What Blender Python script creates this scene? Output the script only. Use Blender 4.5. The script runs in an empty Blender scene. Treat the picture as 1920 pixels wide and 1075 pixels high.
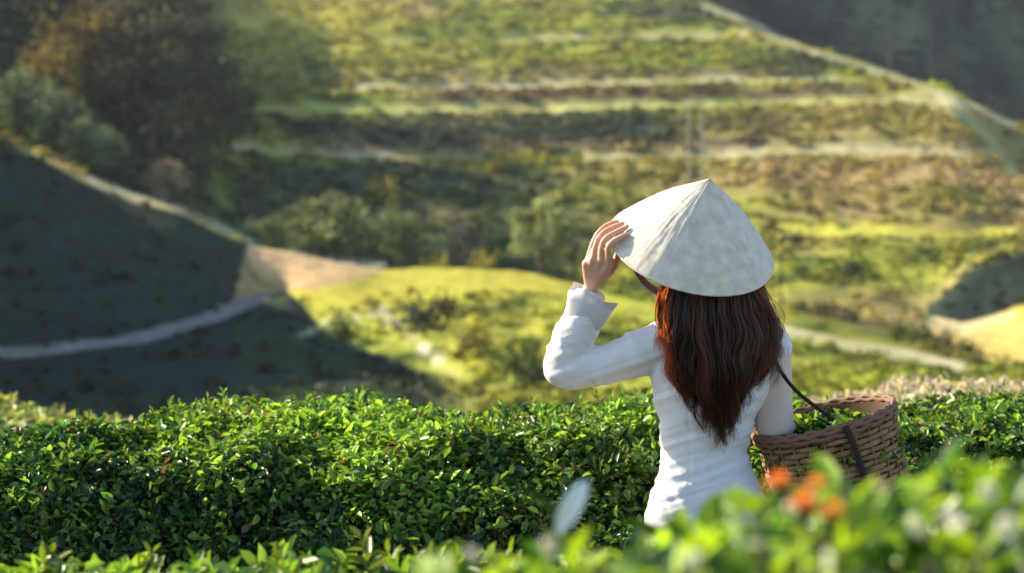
import bpy, math, random
import numpy as np

# ------------------------------------------------------------------ camera, world, sun, exposure
scene = bpy.context.scene
COL = scene.collection
F = 3150.0          # focal length in photo pixels (photo 1920 wide)
EYE = 1.66          # eye height above the woman's ground
HZ = 404.0          # photo row of the horizon
YW = 4.5            # distance of the woman
SUN_AZ = math.radians(-64)     # to the left of the view direction
SUN_EL = math.radians(29)

cam_d = bpy.data.cameras.new('camera')
cam = bpy.data.objects.new('camera', cam_d); COL.objects.link(cam)
cam.location = (0, 0, EYE); cam.rotation_euler = (math.pi/2, 0, 0)
cam_d.sensor_width = 36; cam_d.lens = 36*F/1920
cam_d.shift_y = -(537.5-HZ)/1920
cam_d.clip_start = 0.05; cam_d.clip_end = 3000
cam_d.dof.use_dof = True; cam_d.dof.focus_distance = 4.5; cam_d.dof.aperture_fstop = 2.7
scene.camera = cam

world = bpy.data.worlds.new('World'); scene.world = world; world.use_nodes = True
wn = world.node_tree; bgn = wn.nodes['Background']
sky = wn.nodes.new('ShaderNodeTexSky'); sky.sky_type = 'NISHITA'; sky.sun_disc = False
sky.sun_elevation = SUN_EL; sky.sun_rotation = SUN_AZ
sky.air_density = 1.0; sky.dust_density = 0.7
wn.links.new(sky.outputs[0], bgn.inputs[0]); bgn.inputs[1].default_value = 0.115

sun_d = bpy.data.lights.new('sun', 'SUN'); sun_d.energy = 5.0; sun_d.angle = math.radians(0.6)
sun_d.color = (1.0, 0.87, 0.66)
sun = bpy.data.objects.new('sun', sun_d); COL.objects.link(sun)
from mathutils import Vector
LDIR = Vector((math.cos(SUN_EL)*math.sin(SUN_AZ), math.cos(SUN_EL)*math.cos(SUN_AZ), math.sin(SUN_EL)))
sun.rotation_euler = LDIR.to_track_quat('Z', 'Y').to_euler()
sun.location = (-40, 20, 60)

vs = scene.view_settings
vs.view_transform = 'Standard'; vs.look = 'None'; vs.exposure = 1.2; vs.gamma = 1.0; vs.use_curve_mapping = False
scene.render.engine = 'CYCLES'
cy = scene.cycles
cy.use_denoising = True
cy.max_bounces = 7; cy.diffuse_bounces = 3; cy.glossy_bounces = 2; cy.transmission_bounces = 4; cy.volume_bounces = 0
cy.transparent_max_bounces = 6
cy.sample_clamp_indirect = 6; cy.caustics_reflective = False; cy.caustics_refractive = False

RNG = np.random.default_rng(7)
random.seed(7)

# ------------------------------------------------------------------ helpers
def P(u, v, y):
    """photo pixel at distance y -> world point"""
    return np.array([(u-960)/F*y, y, EYE-(v-HZ)/F*y])

def vnoise(x, y, seed=0):
    x = np.asarray(x, float); y = np.asarray(y, float)
    xi = np.floor(x).astype(np.int64); yi = np.floor(y).astype(np.int64)
    fx = x-xi; fy = y-yi
    fx = fx*fx*(3-2*fx); fy = fy*fy*(3-2*fy)
    def h(a, b):
        n = (a*374761393 + b*668265263 + seed*974711) & 0x7fffffff
        n = ((n ^ (n >> 13))*1274126177) & 0x7fffffff
        n = (n ^ (n >> 16)) & 0xffff
        return n/65535.0
    return ((h(xi, yi)*(1-fx)+h(xi+1, yi)*fx)*(1-fy) + (h(xi, yi+1)*(1-fx)+h(xi+1, yi+1)*fx)*fy)
def fbm(x, y, seed=0, o=4):
    s = 0; a = 1; t = 0
    for k in range(o):
        s = s + a*vnoise(x*2**k, y*2**k, seed+k*17); t += a; a *= .5
    return s/t*2-1

def mesh_np(name, verts, faces, cols=None, smooth=False):
    """faces: (n,k) array of one polygon size, or a list of such arrays"""
    verts = np.asarray(verts, np.float32)
    if not isinstance(faces, list): faces = [faces]
    me = bpy.data.meshes.new(name)
    me.vertices.add(len(verts)); me.vertices.foreach_set('co', verts.ravel())
    idx = np.concatenate([np.asarray(f, np.int32).ravel() for f in faces])
    cnt = np.concatenate([np.full(len(f), np.asarray(f).shape[1], np.int32) for f in faces])
    me.loops.add(len(idx)); me.loops.foreach_set('vertex_index', idx)
    me.polygons.add(len(cnt))
    st = np.zeros(len(cnt), np.int32); st[1:] = np.cumsum(cnt)[:-1]
    me.polygons.foreach_set('loop_start', st); me.polygons.foreach_set('loop_total', cnt)
    if smooth: me.polygons.foreach_set('use_smooth', np.ones(len(cnt), bool))
    if cols is not None:
        a = me.color_attributes.new('Col', 'FLOAT_COLOR', 'POINT')
        c = np.ones((len(verts), 4), np.float32); c[:, :3] = cols
        a.data.foreach_set('color', c.ravel())
    me.update(calc_edges=True)
    return me

def obj(name, me, mat=None, parent=None, loc=None, **props):
    o = bpy.data.objects.new(name, me); COL.objects.link(o)
    if me is not None and mat is not None and len(me.materials) == 0: me.materials.append(mat)
    if parent is not None: o.parent = parent
    if loc is not None: o.location = loc
    for k, v in props.items(): o[k] = v
    return o
def thing(name, loc, label, category, group=None):
    o = bpy.data.objects.new(name, None); COL.objects.link(o); o.location = loc
    o.empty_display_size = 0.2
    o['label'] = label; o['category'] = category
    if group: o['group'] = group
    return o

class MB:
    def __init__(s): s.v = []; s.f3 = []; s.f4 = []; s.n = 0
    def add(s, v, f4=None, f3=None):
        v = np.asarray(v, float)
        if f4 is not None and len(f4): s.f4.append(np.asarray(f4)+s.n)
        if f3 is not None and len(f3): s.f3.append(np.asarray(f3)+s.n)
        s.v.append(v); s.n += len(v)
    def tube(s, pts, rad, seg=8, cap=True, flat=None, up=None):
        """flat: list of (rx, ry) factors; up: reference vector for rx direction"""
        pts = np.asarray(pts, float); n = len(pts)
        rad = np.broadcast_to(np.asarray(rad, float), (n,))
        t = np.gradient(pts, axis=0); t /= np.linalg.norm(t, axis=1)[:, None]+1e-12
        ref = np.array(up if up is not None else ([0, 0, 1.] if abs(t[0][2]) < .8 else [1., 0, 0]), float)
        a = np.linspace(0, 2*np.pi, seg, endpoint=False)
        rings = []
        for i in range(n):
            e1 = ref - t[i]*ref.dot(t[i]); e1 /= np.linalg.norm(e1)+1e-12
            e2 = np.cross(t[i], e1); ref = e1
            fx, fy = (1, 1) if flat is None else flat[i]
            rings.append(pts[i] + rad[i]*(np.cos(a)[:, None]*e1*fx + np.sin(a)[:, None]*e2*fy))
        v = np.concatenate(rings)
        i, j = np.meshgrid(np.arange(n-1), np.arange(seg), indexing='ij')
        j2 = (j+1) % seg
        f4 = np.stack([i*seg+j, i*seg+j2, (i+1)*seg+j2, (i+1)*seg+j], -1).reshape(-1, 4)
        f3 = []
        if cap:
            v = np.concatenate([v, pts[:1], pts[-1:]])
            c0 = n*seg; c1 = c0+1
            for k in range(seg):
                k2 = (k+1) % seg
                f3.append((c0, k2, k)); f3.append((c1, (n-1)*seg+k, (n-1)*seg+k2))
        s.add(v, f4, f3)
    def ellipsoid(s, c, r, rot=None, seg=20, rings=12):
        c = np.asarray(c, float); th = np.linspace(0, np.pi, rings+1)[1:-1]
        a = np.linspace(0, 2*np.pi, seg, endpoint=False)
        v = [np.array([[0, 0, 1.]])]
        for t in th: v.append(np.stack([np.sin(t)*np.cos(a), np.sin(t)*np.sin(a), np.full(seg, np.cos(t))], 1))
        v.append(np.array([[0, 0, -1.]])); v = np.concatenate(v)*np.asarray(r, float)
        if rot is not None: v = v @ np.asarray(rot).T
        v = v+c; m = len(th)
        f4 = []; f3 = []
        for i in range(m-1):
            for k in range(seg):
                k2 = (k+1) % seg
                f4.append((1+i*seg+k, 1+(i+1)*seg+k, 1+(i+1)*seg+k2, 1+i*seg+k2))
        for k in range(seg):
            k2 = (k+1) % seg
            f3.append((0, 1+k, 1+k2)); f3.append((len(v)-1, 1+(m-1)*seg+k2, 1+(m-1)*seg+k))
        s.add(v, f4, f3)
    def arrays(s):
        fs = []
        if s.f4: fs.append(np.concatenate(s.f4))
        if s.f3: fs.append(np.concatenate(s.f3))
        return np.concatenate(s.v), fs
    def mesh(s, name, origin=None, smooth=True, cols=None):
        v, fs = s.arrays()
        if origin is not None: v = v-np.asarray(origin)
        return mesh_np(name, v, fs, cols, smooth)

def remesh(mb, name, voxel, smooth_it=6, origin=(0, 0, 0)):
    tmp = bpy.data.objects.new('tmp', mb.mesh('tmp')); COL.objects.link(tmp)
    m = tmp.modifiers.new('r', 'REMESH'); m.mode = 'VOXEL'; m.voxel_size = voxel
    if smooth_it:
        m2 = tmp.modifiers.new('s', 'SMOOTH'); m2.factor = .5; m2.iterations = smooth_it
    dg = bpy.context.evaluated_depsgraph_get(); dg.update()
    me = bpy.data.meshes.new_from_object(tmp.evaluated_get(dg)); me.name = name
    bpy.data.objects.remove(tmp)
    n = len(me.vertices); co = np.zeros(n*3, np.float32); me.vertices.foreach_get('co', co)
    co = co.reshape(-1, 3)-np.asarray(origin, np.float32); me.vertices.foreach_set('co', co.ravel())
    me.polygons.foreach_set('use_smooth', np.ones(len(me.polygons), bool)); me.update()
    me.materials.clear()
    return me

def leaf_cloud(pos, normal, length, width, fold=.25, spin=None, rng=RNG):
    """folded six-sided leaves: pos (n,3), normal (n,3); returns verts, faces"""
    n = len(pos)
    nrm = normal/(np.linalg.norm(normal, axis=1)[:, None]+1e-9)
    r = rng.normal(size=(n, 3)) if spin is None else spin
    ax = r - nrm*(r*nrm).sum(1)[:, None]; ax /= np.linalg.norm(ax, axis=1)[:, None]+1e-9
    sd = np.cross(nrm, ax)
    L = np.broadcast_to(length, (n,))[:, None]; Wd = np.broadcast_to(width, (n,))[:, None]
    up = nrm*Wd*fold
    b = pos; t = pos+ax*L - nrm*L*.12
    l1 = pos+ax*L*.3+sd*Wd*.5+up; l2 = pos+ax*L*.68+sd*Wd*.42+up*.7
    r1 = pos+ax*L*.3-sd*Wd*.5+up; r2 = pos+ax*L*.68-sd*Wd*.42+up*.7
    v = np.stack([b, r1, r2, t, l2, l1], 1).reshape(-1, 3)
    k = np.arange(n)[:, None]*6
    f = np.concatenate([k+np.array([[0, 1, 2, 3]]), k+np.array([[0, 3, 4, 5]])])
    return v, f
def rep(c, k=6): return np.repeat(c, k, axis=0)

# ------------------------------------------------------------------ materials
def nodes(name):
    m = bpy.data.materials.new(name); m.use_nodes = True
    nt = m.node_tree; b = nt.nodes['Principled BSDF']
    return m, nt, b
def set_in(b, **kw):
    for k, v in kw.items():
        k = k.replace('_', ' ')
        if k in b.inputs: b.inputs[k].default_value = v
def plain(name, col, rough=.6, noise=.15, scale=20, spec=.4, bump=0, bscale=60):
    m, nt, b = nodes(name)
    tc = nt.nodes.new('ShaderNodeTexCoord'); n = nt.nodes.new('ShaderNodeTexNoise')
    n.inputs['Scale'].default_value = scale; n.inputs['Detail'].default_value = 5
    nt.links.new(tc.outputs['Object'], n.inputs['Vector'])
    mx = nt.nodes.new('ShaderNodeMix'); mx.data_type = 'RGBA'
    mx.inputs['A'].default_value = (*[c*(1-noise) for c in col], 1)
    mx.inputs['B'].default_value = (*[min(1, c*(1+noise)) for c in col], 1)
    nt.links.new(n.outputs['Fac'], mx.inputs['Factor']); nt.links.new(mx.outputs['Result'], b.inputs['Base Color'])
    set_in(b, Roughness=rough, Specular_IOR_Level=spec)
    if bump:
        n2 = nt.nodes.new('ShaderNodeTexNoise'); n2.inputs['Scale'].default_value = bscale
        nt.links.new(tc.outputs['Object'], n2.inputs['Vector'])
        bp = nt.nodes.new('ShaderNodeBump'); bp.inputs['Strength'].default_value = bump; bp.inputs['Distance'].default_value = .01
        nt.links.new(n2.outputs['Fac'], bp.inputs['Height']); nt.links.new(bp.outputs['Normal'], b.inputs['Normal'])
    return m
def leaf_mat(name, trans=.45, rough=.35, spec=.5, tint=(1.25, 1.15, .5)):
    m, nt, b = nodes(name)
    at = nt.nodes.new('ShaderNodeAttribute'); at.attribute_name = 'Col'
    set_in(b, Roughness=rough, Specular_IOR_Level=spec)
    nt.links.new(at.outputs['Color'], b.inputs['Base Color'])
    tr = nt.nodes.new('ShaderNodeBsdfTranslucent')
    mu = nt.nodes.new('ShaderNodeMix'); mu.data_type = 'RGBA'; mu.blend_type = 'MULTIPLY'; mu.inputs['Factor'].default_value = 1
    mu.inputs['B'].default_value = (*tint, 1)
    nt.links.new(at.outputs['Color'], mu.inputs['A']); nt.links.new(mu.outputs['Result'], tr.inputs['Color'])
    ms = nt.nodes.new('ShaderNodeMixShader'); ms.inputs[0].default_value = trans
    nt.links.new(b.outputs[0], ms.inputs[1]); nt.links.new(tr.outputs[0], ms.inputs[2])
    nt.links.new(ms.outputs[0], nt.nodes['Material Output'].inputs['Surface'])
    return m
def leaf_plain(name, col, var=.3, **kw):
    """leaf of one colour varied from object to object"""
    m = leaf_mat(name, **kw); nt = m.node_tree
    at = [n for n in nt.nodes if n.type == 'ATTRIBUTE'][0]
    oi = nt.nodes.new('ShaderNodeObjectInfo'); hsv = nt.nodes.new('ShaderNodeHueSaturation')
    hsv.inputs['Color'].default_value = (*col, 1)
    mr = nt.nodes.new('ShaderNodeMapRange'); mr.inputs[3].default_value = 1-var; mr.inputs[4].default_value = 1+var
    nt.links.new(oi.outputs['Random'], mr.inputs[0]); nt.links.new(mr.outputs[0], hsv.inputs['Value'])
    mr2 = nt.nodes.new('ShaderNodeMapRange'); mr2.inputs[3].default_value = .47; mr2.inputs[4].default_value = .52
    nt.links.new(oi.outputs['Random'], mr2.inputs[0]); nt.links.new(mr2.outputs[0], hsv.inputs['Hue'])
    for l in list(at.outputs['Color'].links): nt.links.new(hsv.outputs[0], l.to_socket)
    nt.nodes.remove(at)
    return m
def ground_mat(name, grain=1.0):
    m, nt, b = nodes(name)
    at = nt.nodes.new('ShaderNodeAttribute'); at.attribute_name = 'Col'
    tc = nt.nodes.new('ShaderNodeTexCoord'); n = nt.nodes.new('ShaderNodeTexNoise')
    n.inputs['Scale'].default_value = grain; n.inputs['Detail'].default_value = 7; n.inputs['Roughness'].default_value = .7
    nt.links.new(tc.outputs['Object'], n.inputs['Vector'])
    mr = nt.nodes.new('ShaderNodeMapRange'); mr.inputs[1].default_value = .3; mr.inputs[2].default_value = .7
    mr.inputs[3].default_value = .6; mr.inputs[4].default_value = 1.35
    nt.links.new(n.outputs['Fac'], mr.inputs[0])
    mu = nt.nodes.new('ShaderNodeMix'); mu.data_type = 'RGBA'; mu.blend_type = 'MULTIPLY'; mu.inputs['Factor'].default_value = 1
    nt.links.new(at.outputs['Color'], mu.inputs['A']); nt.links.new(mr.outputs[0], mu.inputs['B'])
    nt.links.new(mu.outputs['Result'], b.inputs['Base Color'])
    bp = nt.nodes.new('ShaderNodeBump'); bp.inputs['Strength'].default_value = .6; bp.inputs['Distance'].default_value = .15
    nt.links.new(n.outputs['Fac'], bp.inputs['Height']); nt.links.new(bp.outputs['Normal'], b.inputs['Normal'])
    set_in(b, Roughness=1.0, Specular_IOR_Level=0.0)
    return m

M_terrain = ground_mat('terrain_cover', 1.3)
M_road = ground_mat('packed_earth', 2.5)
M_leaf = leaf_mat('tea_leaf', .42, .36, .55, (1.35, 1.3, .55))
M_far = leaf_mat('far_foliage', .35, .6, .2, (1.2, 1.1, .5))
M_bark = plain('bark', (.11, .085, .065), .9, .4, 6, .1)
M_pale_bark = plain('pale_bark', (.36, .36, .30), .85, .3, 5, .1)
M_dark_bark = plain('dark_bark', (.05, .05, .04), .9, .3, 6, .1)
M_twig = plain('twig', (.045, .04, .025), .9, .5, 15, .1)

# ------------------------------------------------------------------ terrain (lofted from guide curves)
# each guide curve: list of (photo column, distance, photo row) or (column, distance, None, height)
def cv(*k):
    k = [(a[0], a[1], a[3] if len(a) > 3 else EYE-(a[2]-HZ)/F*a[1]) for a in k]
    return np.array(k, float)
Z = None
CURVES = [
 cv((-1700, 12, Z, -1.2), (3600, 12, Z, -1.2)),
 cv((-1700, 30, Z, -3.0), (0, 30, Z, -4), (3600, 30, Z, -4)),
 cv((-1700, 46, Z, 9), (-1200, 46, Z, 6.5), (-500, 48, Z, -.5), (0, 48, 765), (900, 48, 770), (1480, 47, 745), (2000, 45, 740), (3600, 42, Z, -2)),
 cv((-1700, 56, Z, 14), (-1200, 56, Z, 13), (-500, 57, Z, 8.0), (0, 62, 688), (250, 68, 648), (400, 77, 603), (480, 85, 568), (540, 87, 548), (600, 78, 622), (750, 70, 695), (900, 63, 745), (1200, 60, 750), (1480, 58, 725), (1920, 55, 722), (2600, 50, 725), (3600, 48, Z, -1)),
 cv((-1700, 72, Z, 20), (-1200, 74, Z, 20), (-500, 84, Z, 18), (0, 98, 250), (100, 95, 296), (180, 92.5, 338), (250, 91.5, 370), (330, 91.3, 388), (400, 91.5, 425), (480, 91.8, 460), (600, 92, 484), (700, 92.5, 498), (800, 92.5, 497), (900, 92, 495), (1000, 92, 503), (1100, 90, 528), (1200, 87, 560), (1300, 84, 590), (1480, 76, 617), (1640, 72, 655), (1800, 68, 692), (1920, 66, 705), (2600, 60, 700), (3600, 58, Z, 1)),  # unseen left ends here and above raised to shade hill and valley
 cv((-1700, 85, Z, 21), (-500, 95, Z, 16), (0, 106, 262), (180, 101, 350), (330, 100, 402), (480, 101, 490), (700, 102, 530), (1000, 102, 535), (1200, 97, 585), (1300, 92, 598), (1480, 82, 592), (1640, 78, 625), (1820, 74, 668), (1920, 72, 682), (2600, 66, 670), (3600, 64, Z, 2)),
 cv((-1700, 100, Z, 22), (-500, 108, Z, 16.5), (0, 116, 240), (180, 115, 330), (330, 116, 385), (480, 118, Z, -2.4), (700, 119, Z, -2.8), (1000, 119, Z, -2.8), (1250, 108, 565), (1480, 96, 555), (1640, 92, 560), (1745, 88, 594), (1800, 86, 606), (1860, 85, 592), (1920, 84, 570), (2400, 80, 565), (3600, 78, Z, 3)),
 cv((-1700, 110, Z, 23), (-500, 118, Z, 17.5), (0, 124, 190), (180, 124, 285), (330, 126, 345), (480, 128, Z, -2.0), (700, 129, Z, -2.2), (1000, 129, Z, -2.2), (1250, 120, 500), (1480, 110, 500), (1640, 102, 522), (1745, 90, 580), (1800, 88, 520), (1850, 87, 490), (1920, 86, 464), (2400, 84, 440), (3600, 84, Z, 5)),
 cv((-1700, 124, Z, 23), (-500, 130, Z, 18), (0, 136, 110), (180, 138, 200), (330, 141, 275), (450, 143, 405), (520, 144, 435), (700, 146, 440), (1000, 146, 442), (1250, 141, 442), (1480, 134, 432), (1900, 130, 432), (2400, 126, 425), (3600, 120, Z, 8)),
 cv((-1700, 145, Z, 25), (-500, 150, Z, 22), (0, 153, 0), (180, 157, 85), (330, 162, 170), (450, 167, 272), (550, 171, 288), (1000, 173, 295), (1480, 169, 285), (1800, 165, 285), (1920, 160, 330), (2400, 155, 390), (3600, 150, Z, 10)),
 cv((-1700, 170, Z, 28), (-500, 172, Z, 26), (0, 174, -70), (180, 179, -20), (330, 188, 75), (450, 197, 190), (600, 203, 200), (1000, 206, 203), (1480, 204, 190), (1650, 201, 185), (1780, 196, 192), (1850, 190, 240), (1920, 180, 305), (2400, 172, 380), (3600, 168, Z, 12)),
 cv((-1700, 190, Z, 31), (-500, 192, Z, 29), (0, 192, -85), (180, 196, -50), (330, 207, 25), (450, 217, 135), (600, 224, 165), (1000, 227, 160), (1480, 223, 150), (1600, 221, 152), (1780, 213, 184), (1920, 200, 242), (2400, 190, 330), (3600, 185, Z, 16)),
 cv((-1700, 215, Z, 33), (-500, 217, Z, 32), (0, 216, -95), (180, 222, -70), (330, 233, -30), (450, 248, 55), (600, 259, 85), (1000, 265, 76), (1320, 263, 66), (1420, 257, 75), (1500, 252, 92), (1640, 241, 132), (1780, 227, 181), (1920, 214, 241), (2400, 205, 310), (3600, 200, Z, 19)),
 cv((-1700, 250, Z, 38), (-500, 252, Z, 38), (0, 255, -105), (330, 270, -85), (450, 287, -30), (600, 300, -20), (1000, 300, -5), (1320, 288, 8), (1400, 280, 38), (1500, 276, 112), (1640, 264, 165), (1780, 250, 225), (1920, 240, 285), (2400, 230, 345), (3600, 222, Z, 20)),
 cv((-1700, 310, Z, 48), (-500, 315, Z, 48), (0, 325, -125), (450, 345, -130), (1000, 345, -120), (1320, 345, -30), (1500, 340, 60), (1640, 330, 112), (1780, 320, 155), (1920, 310, 205), (2400, 300, 250), (3600, 290, Z, 26)),
 cv((-1700, 430, Z, 62), (-500, 430, Z, 64), (450, 440, -190), (1000, 430, -230), (1320, 385, -250), (1500, 366, -240), (1920, 335, -210), (2400, 325, -190), (3600, 340, Z, 70)),
]
UC = np.unique(np.concatenate([np.linspace(-1700, -120, 60), np.arange(-120, 2050, 7.0), np.linspace(2050, 3600, 50)]))
NS = 14
Yk = np.stack([np.interp(UC, c[:, 0], c[:, 1]) for c in CURVES])
Zk = np.stack([np.interp(UC, c[:, 0], c[:, 2]) for c in CURVES])
def sm(a, n=3):
    k = np.array([1, 2, 3, 2, 1.])/9
    for _ in range(n):
        p = np.pad(a, ((0, 0), (2, 2)), mode='edge'); a = sum(k[i]*p[:, i:i+a.shape[1]] for i in range(5))
    return a
Yk = sm(Yk, 2); Zk = sm(Zk, 2)
tt = np.linspace(0, len(CURVES)-1, (len(CURVES)-1)*NS+1)
i0 = np.minimum(tt.astype(int), len(CURVES)-2); fr = (tt-i0)[:, None]
TY = Yk[i0]*(1-fr)+Yk[i0+1]*fr
TZ = Zk[i0]*(1-fr)+Zk[i0+1]*fr
for _ in range(3):   # round the breaks along the profile a little
    TZ[1:-1] = .25*TZ[:-2]+.5*TZ[1:-1]+.25*TZ[2:]
for k in range(8, 13):      # cut banks: the slope steps up right behind each terrace path
    q = tt-k; stp_ = np.where((q > 0) & (q < 1), np.clip(q/.10, 0, 1)*np.clip((1-q)/.9, 0, 1), 0)[:, None]
    TZ = TZ+1.15*stp_*(np.clip((UC-420)/80, 0, 1)*np.clip((1880-UC)/90, 0, 1))[None, :]
TX = (UC[None, :]-960)/F*TY
def relief(x, y):
    far = np.clip((y-40)/60, 0, 1)
    return far*(.45*fbm(x/9, y/9, 3, 4)+.16*fbm(x/1.7, y/2.6, 9, 2))
TZ = TZ+relief(TX, TY)
TV = HZ-(TZ-EYE)*F/TY
TU = np.broadcast_to(UC[None, :], TY.shape)
TT = np.broadcast_to(tt[:, None], TY.shape)
def ground(u, y):
    """terrain height at photo column u and distance y"""
    i = int(np.clip(np.searchsorted(UC, u)-1, 0, len(UC)-2)); f = (u-UC[i])/(UC[i+1]-UC[i])
    return (1-f)*np.interp(y, TY[:, i], TZ[:, i])+f*np.interp(y, TY[:, i+1], TZ[:, i+1])

def seg_dist(u, v, pts, vs_=1.0):
    d = np.full(np.shape(u), 1e9)
    for (a, b), (c, e) in zip(pts[:-1], pts[1:]):
        dx, dy = c-a, e-b; L = dx*dx+dy*dy
        t = np.clip(((u-a)*dx+(v-b)*dy)/L, 0, 1)
        d = np.minimum(d, np.hypot(u-a-t*dx, (v-b-t*dy)*vs_))
    return d
def inside(u, v, poly):
    r = np.zeros(np.shape(u), bool); j = len(poly)-1
    for i in range(len(poly)):
        xi, yi = poly[i]; xj, yj = poly[j]
        c = ((yi > v) != (yj > v)) & (u < (xj-xi)*(v-yi)/(yj-yi+1e-9)+xi)
        r ^= c; j = i
    return r
OLIVE = np.array([.25, .24, .05]); LIME = np.array([.29, .33, .05]); DRY = np.array([.34, .26, .12])
GREEN = np.array([.075, .11, .03]); DARK = np.array([.040, .055, .042]); PATH = np.array([.46, .42, .25])
SOIL = np.array([.62, .42, .22]); BROWN = np.array([.13, .09, .06]); YEL = np.array([.38, .335, .06]); FOREST = np.array([.011, .018, .022])
PATHS = [  # pale foot paths along the terraces and ridges: points, half-width in photo px
 ([(700, 76), (1000, 72), (1400, 64)], 5), ([(670, 163), (1000, 160), (1480, 150), (1620, 152)], 5),
 ([(440, 205), (700, 203), (1000, 203), (1480, 190), (1700, 184)], 8, (.44, .45, .16)), ([(440, 275), (600, 290), (900, 298)], 6),
 ([(1100, 294), (1480, 284), (1880, 288)], 6), ([(1320, 10), (1420, 50), (1500, 90), (1640, 132), (1780, 181), (1900, 235)], 7),
 ([(1690, 184), (1780, 200), (1840, 245), (1900, 320)], 9, (.42, .42, .20)), ([(1470, 434), (1900, 436)], 10, (.46, .45, .07)),
 ([(170, 335), (250, 368), (330, 388), (480, 458), (600, 484), (720, 500)], 8),
 ([(1470, 620), (1640, 655), (1800, 690)], 11), ([(715, 586), (745, 610), (790, 650), (860, 706)], 9, (.62, .58, .42)),
 ([(1745, 600), (1800, 616), (1900, 590)], 9), ([(560, 632), (620, 600), (715, 590)], 5)]
def cover(u, v, t, x, y):
    n1 = fbm(x/7, y/7, 21, 4); n2 = fbm(x/2.2, y/4, 31, 3); n3 = fbm(x/22, y/22, 41, 3)
    c = np.empty(np.shape(u)+(3,))
    def mix(a, b, w): w = np.clip(w, 0, 1)[..., None]; return a*(1-w)+b*w
    c[:] = OLIVE
    c = mix(c, LIME, .5+1.2*n1); c = mix(c, GREEN, .25+1.6*n2); c = mix(c, DRY, (n3+.35*n1)*1.6-.05)
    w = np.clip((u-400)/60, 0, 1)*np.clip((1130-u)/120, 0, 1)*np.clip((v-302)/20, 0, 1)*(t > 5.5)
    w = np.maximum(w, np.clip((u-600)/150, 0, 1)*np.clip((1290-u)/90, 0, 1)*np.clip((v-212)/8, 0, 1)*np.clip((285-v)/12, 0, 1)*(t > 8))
    c = mix(c, DARK*1.5, w*(.75+.8*n1))  # dark cover painting in the spur's shade over hollow and terrace
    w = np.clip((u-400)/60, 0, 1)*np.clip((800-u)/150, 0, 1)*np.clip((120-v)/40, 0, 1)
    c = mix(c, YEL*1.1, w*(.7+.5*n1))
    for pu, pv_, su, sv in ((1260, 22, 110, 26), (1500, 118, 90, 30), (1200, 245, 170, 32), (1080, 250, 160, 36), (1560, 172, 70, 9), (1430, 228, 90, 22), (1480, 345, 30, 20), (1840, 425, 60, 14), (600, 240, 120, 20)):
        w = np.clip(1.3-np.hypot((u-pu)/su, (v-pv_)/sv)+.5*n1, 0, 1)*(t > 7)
        c = mix(c, DARK*1.3, w*.9)  # dark patches: terrace shade painted in along with dark planting
    # drier right-hand terraces
    w = np.clip((u-1350)/200, 0, 1)*np.clip((470-v)/60, 0, 1)*np.clip((v-180)/20, 0, 1)
    c = mix(c, DRY, w*(.45+.7*n1))
    # the brown risers of the terraces
    for (vv, h, a, b) in ((178, 14, 760, 1700), (272, 11, 560, 1500), (415, 12, 1470, 1900), (135, 8, 800, 1500)):
        w = np.exp(-((v-vv)/h)**4)*np.clip((u-a)/80, 0, 1)*np.clip((b-u)/80, 0, 1)
        c = mix(c, BROWN, w*(.8+.4*n2))
    knoll = (t > 3) & (t < 5.1) & (u > 540) & (u < 1350)
    c = np.where(knoll[..., None], mix(mix(LIME*1.25*np.ones_like(c), YEL*1.2, .45+1.0*n1), GREEN, .1+1.8*n2-1.6*np.clip((580-v)/60, 0, 1)), c)
    s = inside(u+14*n2, v+8*n1, [(455, 452), (600, 478), (740, 497), (690, 520), (590, 545), (540, 548), (480, 510)])
    c = np.where(s[..., None] & ((t > 2.9) & (t < 4.6))[..., None], mix(SOIL*np.ones_like(c), DRY, .3+n1), c)
    # dark planting, with the shade on hillsides and valley floor painted in
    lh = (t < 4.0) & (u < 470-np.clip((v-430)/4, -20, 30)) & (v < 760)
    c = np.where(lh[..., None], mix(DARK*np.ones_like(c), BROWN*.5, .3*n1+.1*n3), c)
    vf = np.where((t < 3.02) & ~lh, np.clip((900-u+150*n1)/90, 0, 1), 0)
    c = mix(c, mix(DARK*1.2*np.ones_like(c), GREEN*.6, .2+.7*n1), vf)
    rf = (t > 6.05) & (t < 7.02) & (u > 1735)
    c = np.where(rf[..., None], mix(DARK*np.ones_like(c), FOREST, .5+n1), c)
    yf = (t > 4.9) & (t <= 6.05) & (u > 1730)
    c = np.where(yf[..., None], mix(YEL*1.15*np.ones_like(c), SOIL, .3+.6*n1), c)
    ff = (t > 13.2) & (u > 1250) | (t > 14.0)
    c = np.where(ff[..., None], mix(FOREST*np.ones_like(c), DARK, .5+n1), c)
    sp = (u < 430+.25*(300-v)*0) & (t > 4.5)
    w = np.clip((450-u)/120, 0, 1)*(t > 4.4)
    c = mix(c, mix(FOREST*1.6*np.ones_like(c), GREEN*.7, .4+n1), w)
    for pts, hw, *pc in PATHS:
        pcol = np.array(pc[0]) if pc else PATH
        d = seg_dist(u, v, pts, 1.0)
        hw2 = hw*(.85+.75*n1)
        c = mix(c, pcol*(1+.25*n2[..., None]), np.clip((hw2-d)/4+.5, 0, 1)*np.clip(.75+.9*n2, .15, .95))
    return c
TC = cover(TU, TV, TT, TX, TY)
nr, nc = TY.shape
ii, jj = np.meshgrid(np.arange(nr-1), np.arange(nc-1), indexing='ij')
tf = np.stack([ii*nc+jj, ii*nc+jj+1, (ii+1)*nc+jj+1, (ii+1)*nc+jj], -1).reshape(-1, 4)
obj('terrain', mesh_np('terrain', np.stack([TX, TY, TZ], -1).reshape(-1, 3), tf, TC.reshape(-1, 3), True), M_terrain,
    kind='structure', label='terraced tea hills and valley beyond the hedge')

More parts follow.
